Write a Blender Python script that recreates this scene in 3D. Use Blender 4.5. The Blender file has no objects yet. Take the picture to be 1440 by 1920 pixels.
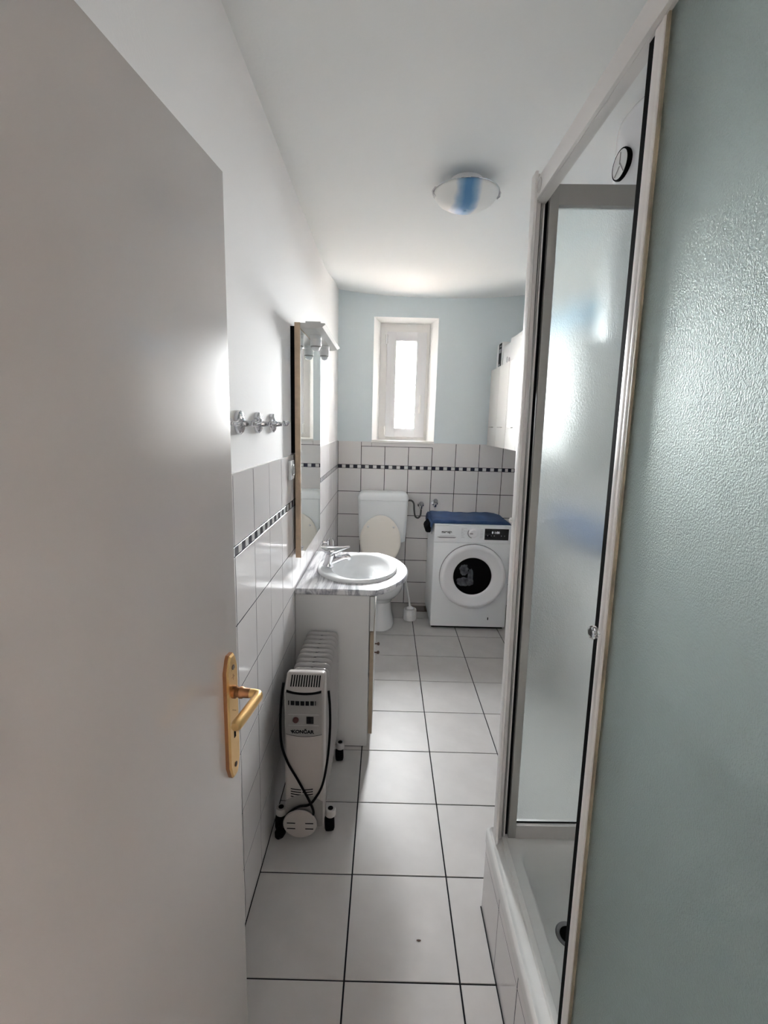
import bpy, bmesh, math, random
from mathutils import Vector, Matrix
random.seed(7)
SC = bpy.context.scene
COL = SC.collection
PI = math.pi

# ------------------------------------------------------------------ camera
F_PX = 904.15
CAM_R = ((0.99964805955111, 0.005311952109780879, 0.025991156197515623),
         (-0.026520967746710315, 0.17688921018337603, 0.9838733890041338),
         (-0.0006287332329464733, 0.9842164347771708, -0.1769678338259159))
cam = bpy.data.cameras.new('camera')
cam.sensor_fit = 'VERTICAL'; cam.sensor_height = 36.0
cam.lens = F_PX / 1920 * 36.0
cam.clip_start = 0.02
cam_o = bpy.data.objects.new('camera', cam); COL.objects.link(cam_o)
cam_o.matrix_world = Matrix(((CAM_R[0][0], CAM_R[1][0], -CAM_R[2][0], 0.4101),
                             (CAM_R[0][1], CAM_R[1][1], -CAM_R[2][1], 0.0),
                             (CAM_R[0][2], CAM_R[1][2], -CAM_R[2][2], 1.5815),
                             (0, 0, 0, 1)))
SC.camera = cam_o

# ------------------------------------------------------------------ world, lights, exposure
SKY = 400.0
HALL_FILL = 8.5
SC.view_settings.view_transform = 'Standard'
SC.view_settings.look = 'None'
SC.view_settings.exposure = 0.0
SC.view_settings.gamma = 1.0
SC.view_settings.use_curve_mapping = False
w = bpy.data.worlds.new('sky'); SC.world = w; w.use_nodes = True
bg = w.node_tree.nodes['Background']
bg.inputs['Color'].default_value = (0.985, 0.975, 1.0, 1); bg.inputs['Strength'].default_value = SKY

def area(name, loc, rot, sx, sy, energy, color=(1, 1, 1), portal=False):
    l = bpy.data.lights.new(name, 'AREA'); l.shape = 'RECTANGLE'; l.size = sx; l.size_y = sy
    l.energy = energy; l.color = color
    o = bpy.data.objects.new(name, l); COL.objects.link(o); o.location = loc; o.rotation_euler = rot
    if portal: l.cycles.is_portal = True
    return o
area('window_portal', (0.551, 4.765, 1.947), (-PI / 2, 0, 0), 0.44, 1.01, 1, portal=True)      # daylight through the window
area('hall_fill_light', (0.5, -2.55, 2.0), (PI / 2, 0, 0), 1.1, 0.9, HALL_FILL, (1.0, 0.96, 0.92))  # added fill light, unseen in the hall behind the viewer
SC.cycles.max_bounces = 14; SC.cycles.diffuse_bounces = 8; SC.cycles.glossy_bounces = 6
SC.cycles.transmission_bounces = 12; SC.cycles.transparent_max_bounces = 16
SC.cycles.sample_clamp_indirect = 30.0

# ------------------------------------------------------------------ helpers
def mat(name, color, rough=0.5, metal=0.0, bump=0.0, bscale=80.0, spec=0.5, var=0.0, vscale=3.0, coat=0.0, trans=0.0, ior=1.45, emit=None):
    m = bpy.data.materials.new(name); m.use_nodes = True
    nt = m.node_tree; p = nt.nodes['Principled BSDF']
    p.inputs['Base Color'].default_value = (*color, 1)
    p.inputs['Roughness'].default_value = rough; p.inputs['Metallic'].default_value = metal
    p.inputs['Specular IOR Level'].default_value = spec
    p.inputs['Coat Weight'].default_value = coat; p.inputs['Coat Roughness'].default_value = 0.08
    p.inputs['Transmission Weight'].default_value = trans; p.inputs['IOR'].default_value = ior
    if emit:
        p.inputs['Emission Color'].default_value = (*emit[0], 1); p.inputs['Emission Strength'].default_value = emit[1]
    tc = nt.nodes.new('ShaderNodeTexCoord')
    if bump:
        n = nt.nodes.new('ShaderNodeTexNoise'); n.inputs['Scale'].default_value = bscale; n.inputs['Detail'].default_value = 3
        nt.links.new(tc.outputs['Object'], n.inputs['Vector'])
        b = nt.nodes.new('ShaderNodeBump'); b.inputs['Strength'].default_value = bump; b.inputs['Distance'].default_value = 0.01
        nt.links.new(n.outputs['Fac'], b.inputs['Height']); nt.links.new(b.outputs['Normal'], p.inputs['Normal'])
    if var:
        n = nt.nodes.new('ShaderNodeTexNoise'); n.inputs['Scale'].default_value = vscale; n.inputs['Detail'].default_value = 5
        nt.links.new(tc.outputs['Object'], n.inputs['Vector'])
        r = nt.nodes.new('ShaderNodeValToRGB'); c = color
        r.color_ramp.elements[0].color = (*[x * (1 - var) for x in c], 1); r.color_ramp.elements[0].position = 0.3
        r.color_ramp.elements[1].color = (*[min(1, x * (1 + var)) for x in c], 1); r.color_ramp.elements[1].position = 0.7
        nt.links.new(n.outputs['Fac'], r.inputs['Fac']); nt.links.new(r.outputs['Color'], p.inputs['Base Color'])
    return m

def textured_glass(name, tint, r1, r2, mix, bump, scale, stretch=0.6):
    """hammered glass: a clearer lobe and a wide frosted lobe"""
    m = bpy.data.materials.new(name); m.use_nodes = True; nt = m.node_tree; nt.nodes.clear()
    o = nt.nodes.new('ShaderNodeOutputMaterial'); x = nt.nodes.new('ShaderNodeMixShader'); x.inputs['Fac'].default_value = mix
    tc = nt.nodes.new('ShaderNodeTexCoord'); mp = nt.nodes.new('ShaderNodeMapping')
    mp.inputs['Scale'].default_value = (1, 1, stretch)
    n = nt.nodes.new('ShaderNodeTexNoise'); n.inputs['Scale'].default_value = scale; n.inputs['Detail'].default_value = 2.0
    b = nt.nodes.new('ShaderNodeBump'); b.inputs['Strength'].default_value = bump; b.inputs['Distance'].default_value = 0.004
    nt.links.new(tc.outputs['Object'], mp.inputs['Vector']); nt.links.new(mp.outputs['Vector'], n.inputs['Vector'])
    nt.links.new(n.outputs['Fac'], b.inputs['Height'])
    for k, rg in enumerate((r1, r2)):
        g = nt.nodes.new('ShaderNodeBsdfGlass'); g.distribution = 'GGX'; g.inputs['IOR'].default_value = 1.45
        g.inputs['Color'].default_value = (*tint, 1); g.inputs['Roughness'].default_value = rg
        nt.links.new(b.outputs['Normal'], g.inputs['Normal']); nt.links.new(g.outputs[0], x.inputs[k + 1])
    nt.links.new(x.outputs[0], o.inputs['Surface'])
    return m

def clear_pane(name):
    m = bpy.data.materials.new(name); m.use_nodes = True; nt = m.node_tree; nt.nodes.clear()
    o = nt.nodes.new('ShaderNodeOutputMaterial'); t = nt.nodes.new('ShaderNodeBsdfTransparent'); g = nt.nodes.new('ShaderNodeBsdfGlossy')
    t.inputs['Color'].default_value = (0.97, 0.99, 0.98, 1); g.inputs['Roughness'].default_value = 0.02
    f = nt.nodes.new('ShaderNodeFresnel'); f.inputs['IOR'].default_value = 1.3
    x = nt.nodes.new('ShaderNodeMixShader')
    nt.links.new(f.outputs['Fac'], x.inputs['Fac']); nt.links.new(t.outputs[0], x.inputs[1]); nt.links.new(g.outputs[0], x.inputs[2])
    nt.links.new(x.outputs[0], o.inputs['Surface'])
    return m

def marble(name):
    m = mat(name, (0.75, 0.75, 0.76), 0.28, spec=0.35)
    nt = m.node_tree; p = nt.nodes['Principled BSDF']
    tc = nt.nodes.new('ShaderNodeTexCoord'); mp = nt.nodes.new('ShaderNodeMapping')
    mp.inputs['Rotation'].default_value = (0, 0, math.radians(-62)); mp.inputs['Scale'].default_value = (34, 2.6, 16)
    n = nt.nodes.new('ShaderNodeTexNoise'); n.inputs['Scale'].default_value = 1.0; n.inputs['Detail'].default_value = 7; n.inputs['Distortion'].default_value = 0.7
    n.inputs['Roughness'].default_value = 0.6
    r = nt.nodes.new('ShaderNodeValToRGB'); e = r.color_ramp.elements
    e[0].position = 0.30; e[0].color = (0.12, 0.12, 0.14, 1)
    e[1].position = 0.57; e[1].color = (0.68, 0.68, 0.69, 1)
    k = e.new(0.45); k.color = (0.36, 0.36, 0.39, 1)
    nt.links.new(tc.outputs['Object'], mp.inputs['Vector']); nt.links.new(mp.outputs['Vector'], n.inputs['Vector'])
    nt.links.new(n.outputs['Fac'], r.inputs['Fac']); nt.links.new(r.outputs['Color'], p.inputs['Base Color'])
    return m

def box(bm, x0, x1, y0, y1, z0, z1, bev=0.0, seg=2):
    r = bmesh.ops.create_cube(bm, size=1.0)
    v = r['verts']
    bmesh.ops.scale(bm, vec=(x1 - x0, y1 - y0, z1 - z0), verts=v)
    bmesh.ops.translate(bm, vec=((x0 + x1) / 2, (y0 + y1) / 2, (z0 + z1) / 2), verts=v)
    if bev:
        es = list({e for q in v for e in q.link_edges})
        bmesh.ops.bevel(bm, geom=es, offset=bev, segments=seg, profile=0.7, affect='EDGES', clamp_overlap=True)

def loft(bm, rings, cap0=True, cap1=True, close=True):
    vs = [[bm.verts.new(p) for p in r] for r in rings]
    n = len(vs[0])
    for a, b in zip(vs, vs[1:]):
        for i in range(n if close else n - 1):
            j = (i + 1) % n
            bm.faces.new((a[i], a[j], b[j], b[i]))
    if cap0: bm.faces.new(vs[0][::-1])
    if cap1: bm.faces.new(vs[-1])
    return vs

def frame(axis):
    a = Vector(axis).normalized()
    h = Vector((0, 0, 1)) if abs(a.z) < 0.9 else Vector((1, 0, 0))
    u = a.cross(h).normalized(); v = a.cross(u)
    return a, u, v

def lathe(bm, prof, c, axis=(0, 0, 1), seg=32, cap0=True, cap1=True, sx=1.0, sy=1.0):
    """prof: list of (radius, height along axis)"""
    a, u, v = frame(axis); c = Vector(c)
    rings = [[c + a * h + (u * math.cos(t) * sx + v * math.sin(t) * sy) * max(r, 1e-5) for t in (2 * PI * k / seg for k in range(seg))] for r, h in prof]
    loft(bm, rings, cap0, cap1)

def tube(bm, pts, r, seg=10):
    P = [Vector(p) for p in pts]; rings = []
    for i, p in enumerate(P):
        d = (P[min(i + 1, len(P) - 1)] - P[max(i - 1, 0)]).normalized()
        a, u, v = frame(d) if i == 0 else (d, None, None)
        if i == 0: pu = u
        pu = (pu - d * pu.dot(d)).normalized(); pv = d.cross(pu)
        rr = r[i] if isinstance(r, (list, tuple)) else r
        rings.append([p + (pu * math.cos(t) + pv * math.sin(t)) * rr for t in (2 * PI * k / seg for k in range(seg))])
    loft(bm, rings)

def smooth_path(pts, n=8):
    P = [Vector(p) for p in pts]; out = []
    for i in range(len(P) - 1):
        p0 = P[max(i - 1, 0)]; p1 = P[i]; p2 = P[i + 1]; p3 = P[min(i + 2, len(P) - 1)]
        for k in range(n):
            t = k / n
            out.append(0.5 * ((2 * p1) + (p2 - p0) * t + (2 * p0 - 5 * p1 + 4 * p2 - p3) * t * t + (3 * p1 - p0 - 3 * p2 + p3) * t ** 3))
    out.append(P[-1]); return out

def prism(bm, outline, vec):
    """outline: list of 3-D points of a planar polygon, extruded by vec"""
    v = Vector(vec)
    loft(bm, [[Vector(p) for p in outline], [Vector(p) + v for p in outline]])

def wloc(o):
    l = Vector((0, 0, 0))
    while o: l += o.location; o = o.parent
    return l

def obj(name, bm, m, parent=None, smooth=True, angle=40, label=None):
    bmesh.ops.recalc_face_normals(bm, faces=bm.faces[:])
    me = bpy.data.meshes.new(name); off = wloc(parent)
    if off.length: bmesh.ops.translate(bm, vec=-off, verts=bm.verts[:])
    bm.to_mesh(me); bm.free()
    me.materials.append(m)
    if smooth:
        me.polygons.foreach_set('use_smooth', [True] * len(me.polygons))
        me.set_sharp_from_angle(angle=math.radians(angle))
    o = bpy.data.objects.new(name, me); COL.objects.link(o)
    if parent: o.parent = parent
    if label: o['label'] = label
    return o

def B(): return bmesh.new()

def bx(name, m, parent, *a, **k):
    lab = k.pop('label', None); bm = B(); box(bm, *a, **k); return obj(name, bm, m, parent, label=lab)

def thing(name, label, cat, loc=(0, 0, 0), group=None):
    o = bpy.data.objects.new(name, None); COL.objects.link(o); o.location = loc
    o.empty_display_size = 0.05
    o['label'] = label; o['category'] = cat
    if group: o['group'] = group
    return o

def struct(name, label=None, cat=None, bm=None, m=None, loc=(0, 0, 0)):
    if bm is None:
        o = bpy.data.objects.new(name, None); COL.objects.link(o); o.location = loc; o.empty_display_size = 0.05
    else:
        o = obj(name, bm, m)
    o['kind'] = 'structure'
    if label: o['label'] = label
    if cat: o['category'] = cat
    return o

def text(name, s, size, m, parent, origin, xdir, ydir, depth=0.0006, align='CENTER', sx=1.0, bold=0.0):
    c = bpy.data.curves.new(name, 'FONT'); c.body = s; c.size = size; c.align_x = align; c.align_y = 'CENTER'; c.extrude = depth; c.offset = bold
    t = bpy.data.objects.new(name, c); COL.objects.link(t)
    dg = bpy.context.evaluated_depsgraph_get()
    me = bpy.data.meshes.new_from_object(t.evaluated_get(dg)); COL.objects.unlink(t); bpy.data.objects.remove(t)
    X = Vector(xdir).normalized(); Y = Vector(ydir).normalized(); Z = X.cross(Y)
    off = wloc(parent)
    for v in me.vertices:
        v.co = Vector(origin) + X * v.co.x * sx + Y * v.co.y + Z * (v.co.z + depth) - off
    me.materials.clear(); me.materials.append(m); me.name = name
    o = bpy.data.objects.new(name, me); COL.objects.link(o); o.parent = parent
    return o

# ------------------------------------------------------------------ materials
M = {}
M['wall'] = mat('white_wall_paint', (0.89, 0.88, 0.875), 0.85, bump=0.05, bscale=120)
M['blue_wall'] = mat('pale_blue_wall_paint', (0.72, 0.785, 0.81), 0.85, bump=0.05, bscale=120)
M['ceiling'] = mat('ceiling_paint', (0.83, 0.845, 0.84), 0.9, bump=0.04, bscale=90)
M['reveal'] = mat('reveal_plaster', (0.88, 0.87, 0.85), 0.8, bump=0.04, bscale=100)
M['grout'] = mat('dark_grout', (0.012, 0.012, 0.015), 0.9, spec=0.1)
M['wgrout'] = mat('grey_grout', (0.022, 0.022, 0.035), 0.9, spec=0.1)
M['wall_tile'] = mat('glazed_wall_tile', (0.74, 0.72, 0.72), 0.16, var=0.025, vscale=2.0)
M['floor_tile'] = mat('glazed_floor_tile', (0.485, 0.47, 0.462), 0.40, spec=0.25, bump=0.02, bscale=38, var=0.05, vscale=9.0)
M['mosaic_black'] = mat('mosaic_black', (0.012, 0.012, 0.03), 0.2)
M['mosaic_white'] = mat('mosaic_white', (0.68, 0.68, 0.68), 0.2)
M['door'] = mat('grey_white_door_gloss', (0.55, 0.515, 0.497), 0.24, bump=0.012, bscale=14, spec=0.6, coat=0.3)
M['gold'] = mat('gold_anodised', (0.80, 0.52, 0.22), 0.28, metal=1.0)
M['gold_dark'] = mat('brass_worn', (0.32, 0.15, 0.07), 0.4, metal=1.0)
M['black'] = mat('black_rubber', (0.004, 0.004, 0.0045), 0.7, spec=0.04)
M['black_gloss'] = mat('black_gloss', (0.008, 0.008, 0.010), 0.08)
M['chrome'] = mat('chrome', (0.62, 0.62, 0.645), 0.07, metal=1.0)
M['steel'] = mat('drain_steel', (0.28, 0.28, 0.29), 0.3, metal=1.0)
M['alu'] = mat('brushed_aluminium_enamel', (0.60, 0.57, 0.56), 0.36, metal=0.35)
M['alu_white'] = mat('pale_enamel_profile', (0.74, 0.72, 0.71), 0.35)
M['alu_dark'] = mat('grey_profile', (0.33, 0.32, 0.31), 0.4, metal=0.2)
M['seal_yellow'] = mat('aged_yellow_seal', (0.26, 0.22, 0.155), 0.5, var=0.4, vscale=14)
M['tray'] = mat('acrylic_tray', (0.70, 0.70, 0.69), 0.22)
M['ceramic'] = mat('white_ceramic', (0.78, 0.79, 0.80), 0.10, coat=0.2)
M['basin_ceramic'] = mat('basin_ceramic', (0.78, 0.79, 0.80), 0.28)
M['beech_dark'] = mat('beech_edge_dark', (0.34, 0.265, 0.19), 0.5, var=0.12, vscale=30)
M['plastic'] = mat('white_plastic', (0.80, 0.80, 0.80), 0.35)
M['cistern'] = mat('cistern_plastic', (0.84, 0.87, 0.89), 0.3)
M['cream'] = mat('cream_plastic', (0.85, 0.81, 0.745), 0.3)
M['laminate'] = mat('white_laminate', (0.62, 0.615, 0.61), 0.4)
M['cab_white'] = mat('white_cabinet_front', (0.60, 0.595, 0.58), 0.5, spec=0.2)
M['beech'] = mat('beech_edge', (0.55, 0.42, 0.30), 0.45, var=0.12, vscale=30)
M['brown'] = mat('dark_brown', (0.09, 0.05, 0.035), 0.4)
M['marble'] = marble('grey_veined_marble')
M['mirror'] = mat('mirror', (0.86, 0.90, 0.89), 0.01, metal=1.0)
M['appliance'] = mat('white_enamel', (0.86, 0.88, 0.90), 0.3)
M['appliance_door'] = mat('white_door_plastic', (0.87, 0.87, 0.89), 0.3)
M['panel_print'] = mat('grey_print', (0.30, 0.30, 0.32), 0.5)
M['ink'] = mat('dark_print', (0.008, 0.008, 0.01), 0.6, spec=0.1)
M['led'] = mat('display_digits', (0.8, 0.8, 0.85), 0.5, emit=((0.8, 0.85, 0.9), 0.5))
M['blue_cloth'] = mat('dark_blue_cloth', (0.012, 0.040, 0.115), 0.75, bump=0.25, bscale=160, var=0.2, vscale=12)
M['dark_cloth'] = mat('black_cloth', (0.005, 0.005, 0.006), 0.8, spec=0.1)
M['blue_towel'] = mat('blue_terry', (0.05, 0.11, 0.26), 0.95, bump=0.5, bscale=300)
M['sky_pack'] = mat('light_blue_wrap', (0.02, 0.33, 0.60), 0.4)
M['wrap'] = mat('white_wrap', (0.70, 0.70, 0.70), 0.3, bump=0.15, bscale=30)
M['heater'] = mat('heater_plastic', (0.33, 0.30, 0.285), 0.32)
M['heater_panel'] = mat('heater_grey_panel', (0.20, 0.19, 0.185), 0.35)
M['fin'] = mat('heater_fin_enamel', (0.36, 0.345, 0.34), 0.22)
M['cup'] = mat('castor_plastic', (0.44, 0.425, 0.415), 0.4)
M['dark_red'] = mat('dark_red_knob', (0.06, 0.015, 0.014), 0.35)
M['laundry'] = mat('grey_laundry', (0.22, 0.22, 0.235), 0.9, bump=0.8, bscale=60, var=0.75, vscale=26)
M['pvc'] = mat('white_pvc', (0.82, 0.80, 0.78), 0.35)
M['sash'] = mat('grey_white_pvc', (0.76, 0.75, 0.76), 0.35)
M['hose'] = mat('grey_hose', (0.10, 0.10, 0.10), 0.35, metal=0.5)
M['crystal'] = mat('clear_plastic', (0.95, 0.96, 0.96), 0.03, trans=1.0)
M['boiler'] = mat('boiler_enamel', (0.80, 0.81, 0.84), 0.25)
M['glass_green'] = textured_glass('hammered_green_glass', (0.93, 0.98, 0.97), 0.40, 0.62, 0.5, 0.55, 480.0, 0.85)
M['glass_clear'] = textured_glass('hammered_clear_glass', (0.96, 0.99, 0.99), 0.10, 0.55, 0.25, 0.14, 330.0, 0.7)
M['pane'] = clear_pane('window_pane_glass')
M['ground'] = mat('sunlit_courtyard', (0.21, 0.165, 0.14), 0.9)
M['hall'] = mat('hall_paint', (0.66, 0.63, 0.60), 0.85)

def lampshade():
    m = mat('frosted_marbled_glass', (0.80, 0.80, 0.78), 0.5, spec=0.25)
    nt = m.node_tree; p = nt.nodes['Principled BSDF']
    tc = nt.nodes.new('ShaderNodeTexCoord'); sp = nt.nodes.new('ShaderNodeSeparateXYZ')
    n = nt.nodes.new('ShaderNodeTexNoise'); n.inputs['Scale'].default_value = 9; n.inputs['Detail'].default_value = 3
    ma = nt.nodes.new('ShaderNodeMath'); ma.operation = 'MULTIPLY_ADD'; ma.inputs[1].default_value = 0.055; 
    ab = nt.nodes.new('ShaderNodeMath'); ab.operation = 'ABSOLUTE'
    r = nt.nodes.new('ShaderNodeValToRGB'); e = r.color_ramp.elements
    e[0].position = 0.012; e[0].color = (0.10, 0.25, 0.46, 1); e[1].position = 0.05; e[1].color = (0.80, 0.80, 0.78, 1)
    k = e.new(0.032); k.color = (0.30, 0.43, 0.58, 1)
    off = nt.nodes.new('ShaderNodeMath'); off.operation = 'ADD'; off.inputs[1].default_value = -0.018
    nt.links.new(tc.outputs['Object'], n.inputs['Vector']); nt.links.new(tc.outputs['Object'], sp.inputs[0])
    nt.links.new(n.outputs['Fac'], ma.inputs[0]); nt.links.new(sp.outputs['X'], ma.inputs[2])
    nt.links.new(ma.outputs[0], off.inputs[0]); nt.links.new(off.outputs[0], ab.inputs[0]); nt.links.new(ab.outputs[0], r.inputs['Fac'])
    nt.links.new(r.outputs['Color'], p.inputs['Base Color'])
    return m
M['shade'] = lampshade()

# ------------------------------------------------------------------ room shell
D = 4.166           # back wall tile face
XR = 1.575          # right wall tile face
PW = 0.2027         # wall tile pitch
ZR2 = 1.0093; HB = 0.028
ZBAND0 = ZR2 + PW; ZTOP = ZR2 + 2 * PW + HB
ROWS = [(ZR2 - PW * (k + 1), ZR2 - PW * k) for k in range(4)] + [(0.0, ZR2 - 4 * PW), (ZR2, ZR2 + PW), (ZBAND0 + HB, ZTOP)]
_tm = {}
def tile_mesh(w_, h_, t, m, bev=0.0004):
    k = (round(w_, 4), round(h_, 4), t, m.name)
    if k not in _tm:
        bm = B(); b = bev
        r0 = [(0, 0, 0), (w_, 0, 0), (w_, h_, 0), (0, h_, 0)]
        r1 = [(0, 0, t - b), (w_, 0, t - b), (w_, h_, t - b), (0, h_, t - b)]
        r2 = [(b, b, t), (w_ - b, b, t), (w_ - b, h_ - b, t), (b, h_ - b, t)]
        loft(bm, [r0, r1, r2], False, True)
        bmesh.ops.recalc_face_normals(bm, faces=bm.faces[:])
        me = bpy.data.meshes.new('tile'); bm.to_mesh(me); bm.free(); me.materials.append(m); _tm[k] = me
    return _tm[k]
def tile(parent, u0, u1, v0, v1, basis, m, t=0.005, gap=0.004, name='tile'):
    """basis: (origin, U, V) ; the tile covers u0..u1, v0..v1 less half a joint all round; its face lies in the basis plane"""
    if u1 - u0 < 0.02 or v1 - v0 < 0.02: return
    O, U, V = Vector(basis[0]), Vector(basis[1]), Vector(basis[2]); N = U.cross(V)
    g = gap / 2
    me = tile_mesh(u1 - u0 - gap, v1 - v0 - gap, t, m)
    o = bpy.data.objects.new(name, me); COL.objects.link(o); o.parent = parent
    p = O + U * (u0 + g) + V * (v0 + g) - N * t
    j = 0.0012
    R = Matrix((U, V, N)).transposed().to_4x4() @ Matrix.Rotation(random.uniform(-j, j), 4, 'X') @ Matrix.Rotation(random.uniform(-j, j), 4, 'Y')
    o.matrix_local = Matrix.Translation(p - wloc(parent)) @ R
def tile_wall(parent, basis, edges, gap, skip=None, rows=ROWS, band=True):
    for a, b in zip(edges, edges[1:]):
        for z0, z1 in rows:
            if skip and skip(a, b, z0, z1): continue
            tile(parent, a, b, z0, z1, basis, M['wall_tile'], t=0.003, gap=gap)
        if band:
            for k in range(6):
                s = (b - a) / 6 if b - a > 0.15 else PW / 6
                if a + s * (k + 1) <= b + 1e-4:
                    tile(parent, a + s * k, a + s * (k + 1), ZBAND0, ZBAND0 + HB, basis, M['mosaic_black' if k % 2 == 0 else 'mosaic_white'], gap=0.0022, name='mosaic_tile')

# floor
bm = B(); box(bm, -0.35, 1.75, -0.02, 4.5, -0.12, -0.003)
floor = struct('floor', 'grey white glazed square tile floor with black joints', 'floor', bm, M['grout'])
FP = 0.3353; fx0 = 0.3297; fy0 = 1.1309
xs = [0.0] + [fx0 + FP * k for k in range(0, 4)] + [XR]
ys = [0.12] + [fy0 + FP * k for k in range(-3, 10) if 0.125 < fy0 + FP * k < D - 0.02] + [D]
for a, b in zip(xs, xs[1:]):
    for c, d in zip(ys, ys[1:]):
        tile(floor, a, b, c, d, ((0, 0, 0), (1, 0, 0), (0, 1, 0)), M['floor_tile'], gap=0.0052)
# left wall
bm = B(); box(bm, -0.2, -0.009, -0.05, 4.8, -0.1, 2.9)
wl = struct('wall_left', 'white painted left wall tiled to chest height', 'wall', bm, M['wall'])
bx('grout_bed', M['wgrout'], wl, -0.010, -0.0008, 0.02, D + 0.01, 0.0, ZTOP - 0.005)
bx('tile_edge', M['wall_tile'], wl, -0.010, -0.0002, 0.02, D, ZTOP - 0.0048, ZTOP - 0.0005, label='white glazed top edge of the tiling')
ly0 = 1.2917
le = [0.05] + [ly0 + PW * k for k in range(-6, 15) if 0.08 < ly0 + PW * k < D - 0.03] + [D]
tile_wall(wl, ((0, 0, 0), (0, 1, 0), (0, 0, 1)), le, 0.0045)
# back wall with window opening
WX0, WX1, WZ0, WZ1 = 0.286, 0.817, 1.453, 2.456
IX0, IX1, IZ0, IZ1 = 0.340, 0.762, 1.455, 2.440
bm = B()
YB = D + 0.008
def quad(bm, *p): bm.faces.new([bm.verts.new(q) for q in p])
o4 = [(-0.2, YB, -0.1), (1.8, YB, -0.1), (1.8, YB, 2.95), (-0.2, YB, 2.95)]
i4 = [(WX0, YB, WZ0), (WX1, YB, WZ0), (WX1, YB, WZ1), (WX0, YB, WZ1)]
for k in range(4):
    j = (k + 1) % 4; quad(bm, o4[k], o4[j], i4[j], i4[k])
wb = struct('wall_back', 'pale blue wall with the small window above white tiles', 'wall', bm, M['blue_wall'])
bm = B()
j4 = [(IX0, 4.34, IZ0), (IX1, 4.34, IZ0), (IX1, 4.34, IZ1), (IX0, 4.34, IZ1)]
k4 = [(p[0], 4.76, p[2]) for p in j4]; o5 = [(p[0], 4.76, p[2]) for p in o4]  # outer reveal deepened out of view to block oblique sky light
for k in range(4):
    j = (k + 1) % 4
    quad(bm, i4[k], i4[j], j4[j], j4[k]); quad(bm, j4[k], j4[j], k4[j], k4[k]); quad(bm, k4[k], k4[j], o5[j], o5[k]); quad(bm, o4[k], o4[j], o5[j], o5[k])
obj('window_reveal', bm, M['reveal'], wb, smooth=False, label='bright white splayed plaster reveal')
bm = B(); box(bm, 0, XR + 0.01, D + 0.0012, D + 0.0078, 0, ZTOP - 0.005); obj('grout_bed', bm, M['grout'], wb)
bx('tile_edge', M['wall_tile'], wb, 0.83, XR, D + 0.0004, D + 0.0078, ZTOP - 0.0048, ZTOP - 0.0015)
be = [0.0, 0.199 - 0.0] + [0.199 + PW * k for k in range(1, 7)] + [XR]
basis_b = ((0, D, 0), (1, 0, 0), (0, 0, 1))
def skipw(a, b, z0, z1): return z1 > ZTOP - 0.01 and a < 0.80 and b > 0.30
tile_wall(wb, basis_b, be, 0.0052, skip=skipw)
for a, b in zip(be, be[1:]):
    z0, z1 = ROWS[-1]
    if skipw(a, b, z0, z1): tile(wb, a, b, z0, 1.402 if True else z1, basis_b, M['wall_tile'], t=0.003, gap=0.0052)
tile(wb, 0.199, 0.287, 1.402, ZTOP, basis_b, M['wall_tile'], t=0.003, gap=0.003)
tile(wb, 0.286, 0.817, 1.402, 1.434, basis_b, M['wall_tile'], t=0.003, gap=0.003)
# right wall
bm = B(); box(bm, XR + 0.009, 1.80, -0.05, 4.8, -0.1, 2.9)
wr = struct('wall_right', 'white right wall behind the shower and wall cabinets', 'wall', bm, M['wall'])
bx('grout_bed', M['wgrout'], wr, XR + 0.0015, XR + 0.0085, 0.0, D, 0.0, ZTOP - 0.002)
re_ = [0.0 + PW * k for k in range(0, 19)] + [D - 0.355]
tile_wall(wr, ((XR, D, 0), (0, -1, 0), (0, 0, 1)), re_, 0.0045)
# front wall with the doorway (behind the picture plane) and pier at the head of the shower
bm = B(); box(bm, 0.775, 1.585, -0.05, 0.352, -0.1, 2.9); box(bm, -0.2, 0.775, -0.02, 0.06, 2.06, 2.9)
wf = struct('wall_front', 'white wall around the doorway', 'wall', bm, M['wall'])
# ceiling, lifting slightly towards the back wall
bm = B(); nx, ny = 12, 24
def cz(x, y):
    t = min(1, max(0, (y - 3.2) / 0.97)); t = t * t * (3 - 2 * t)
    return 2.562 + t * (0.050 + 0.05 * min(1.2, abs((x - 0.78) / 0.8)) ** 2.4)
g = [[bm.verts.new((-0.1 + 1.8 * i / nx, -0.03 + 4.4 * j / ny, cz(-0.1 + 1.8 * i / nx, -0.03 + 4.4 * j / ny))) for j in range(ny + 1)] for i in range(nx + 1)]
for i in range(nx):
    for j in range(ny): bm.faces.new((g[i][j], g[i][j + 1], g[i + 1][j + 1], g[i + 1][j]))
ce = struct('ceiling', 'white painted ceiling', 'ceiling', bm, M['ceiling'])
so = ce.modifiers.new('thickness', 'SOLIDIFY'); so.thickness = 0.2; so.offset = 1.0
# hall behind the viewer (only lights and reflects)
bm = B()
hx0, hx1, hy0, hy1, hz = -1.0, 1.9, -2.7, -0.05, 2.6
box(bm, hx0 - 0.1, hx0, hy0, hy1, -0.1, hz); box(bm, hx1, hx1 + 0.1, hy0, hy1, -0.1, hz); box(bm, hx0, hx1, hy0 - 0.1, hy0, -0.1, hz)
box(bm, hx0, hx1, hy0, hy1, hz, hz + 0.1); box(bm, hx0, hx1, hy0, -0.02, -0.12, -0.01)
box(bm, hx0, -0.2, hy1 - 0.05, hy1, 0, hz)
struct('wall_hall', 'plain hall beyond the doorway', 'wall', bm, M['hall'])
bm = B(); quad(bm, (-40, 4.85, -3.2), (40, 4.85, -3.2), (40, 80, -3.2), (-40, 80, -3.2))
o = obj('ground', bm, M['ground'], smooth=False); o['kind'] = 'structure'

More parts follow.
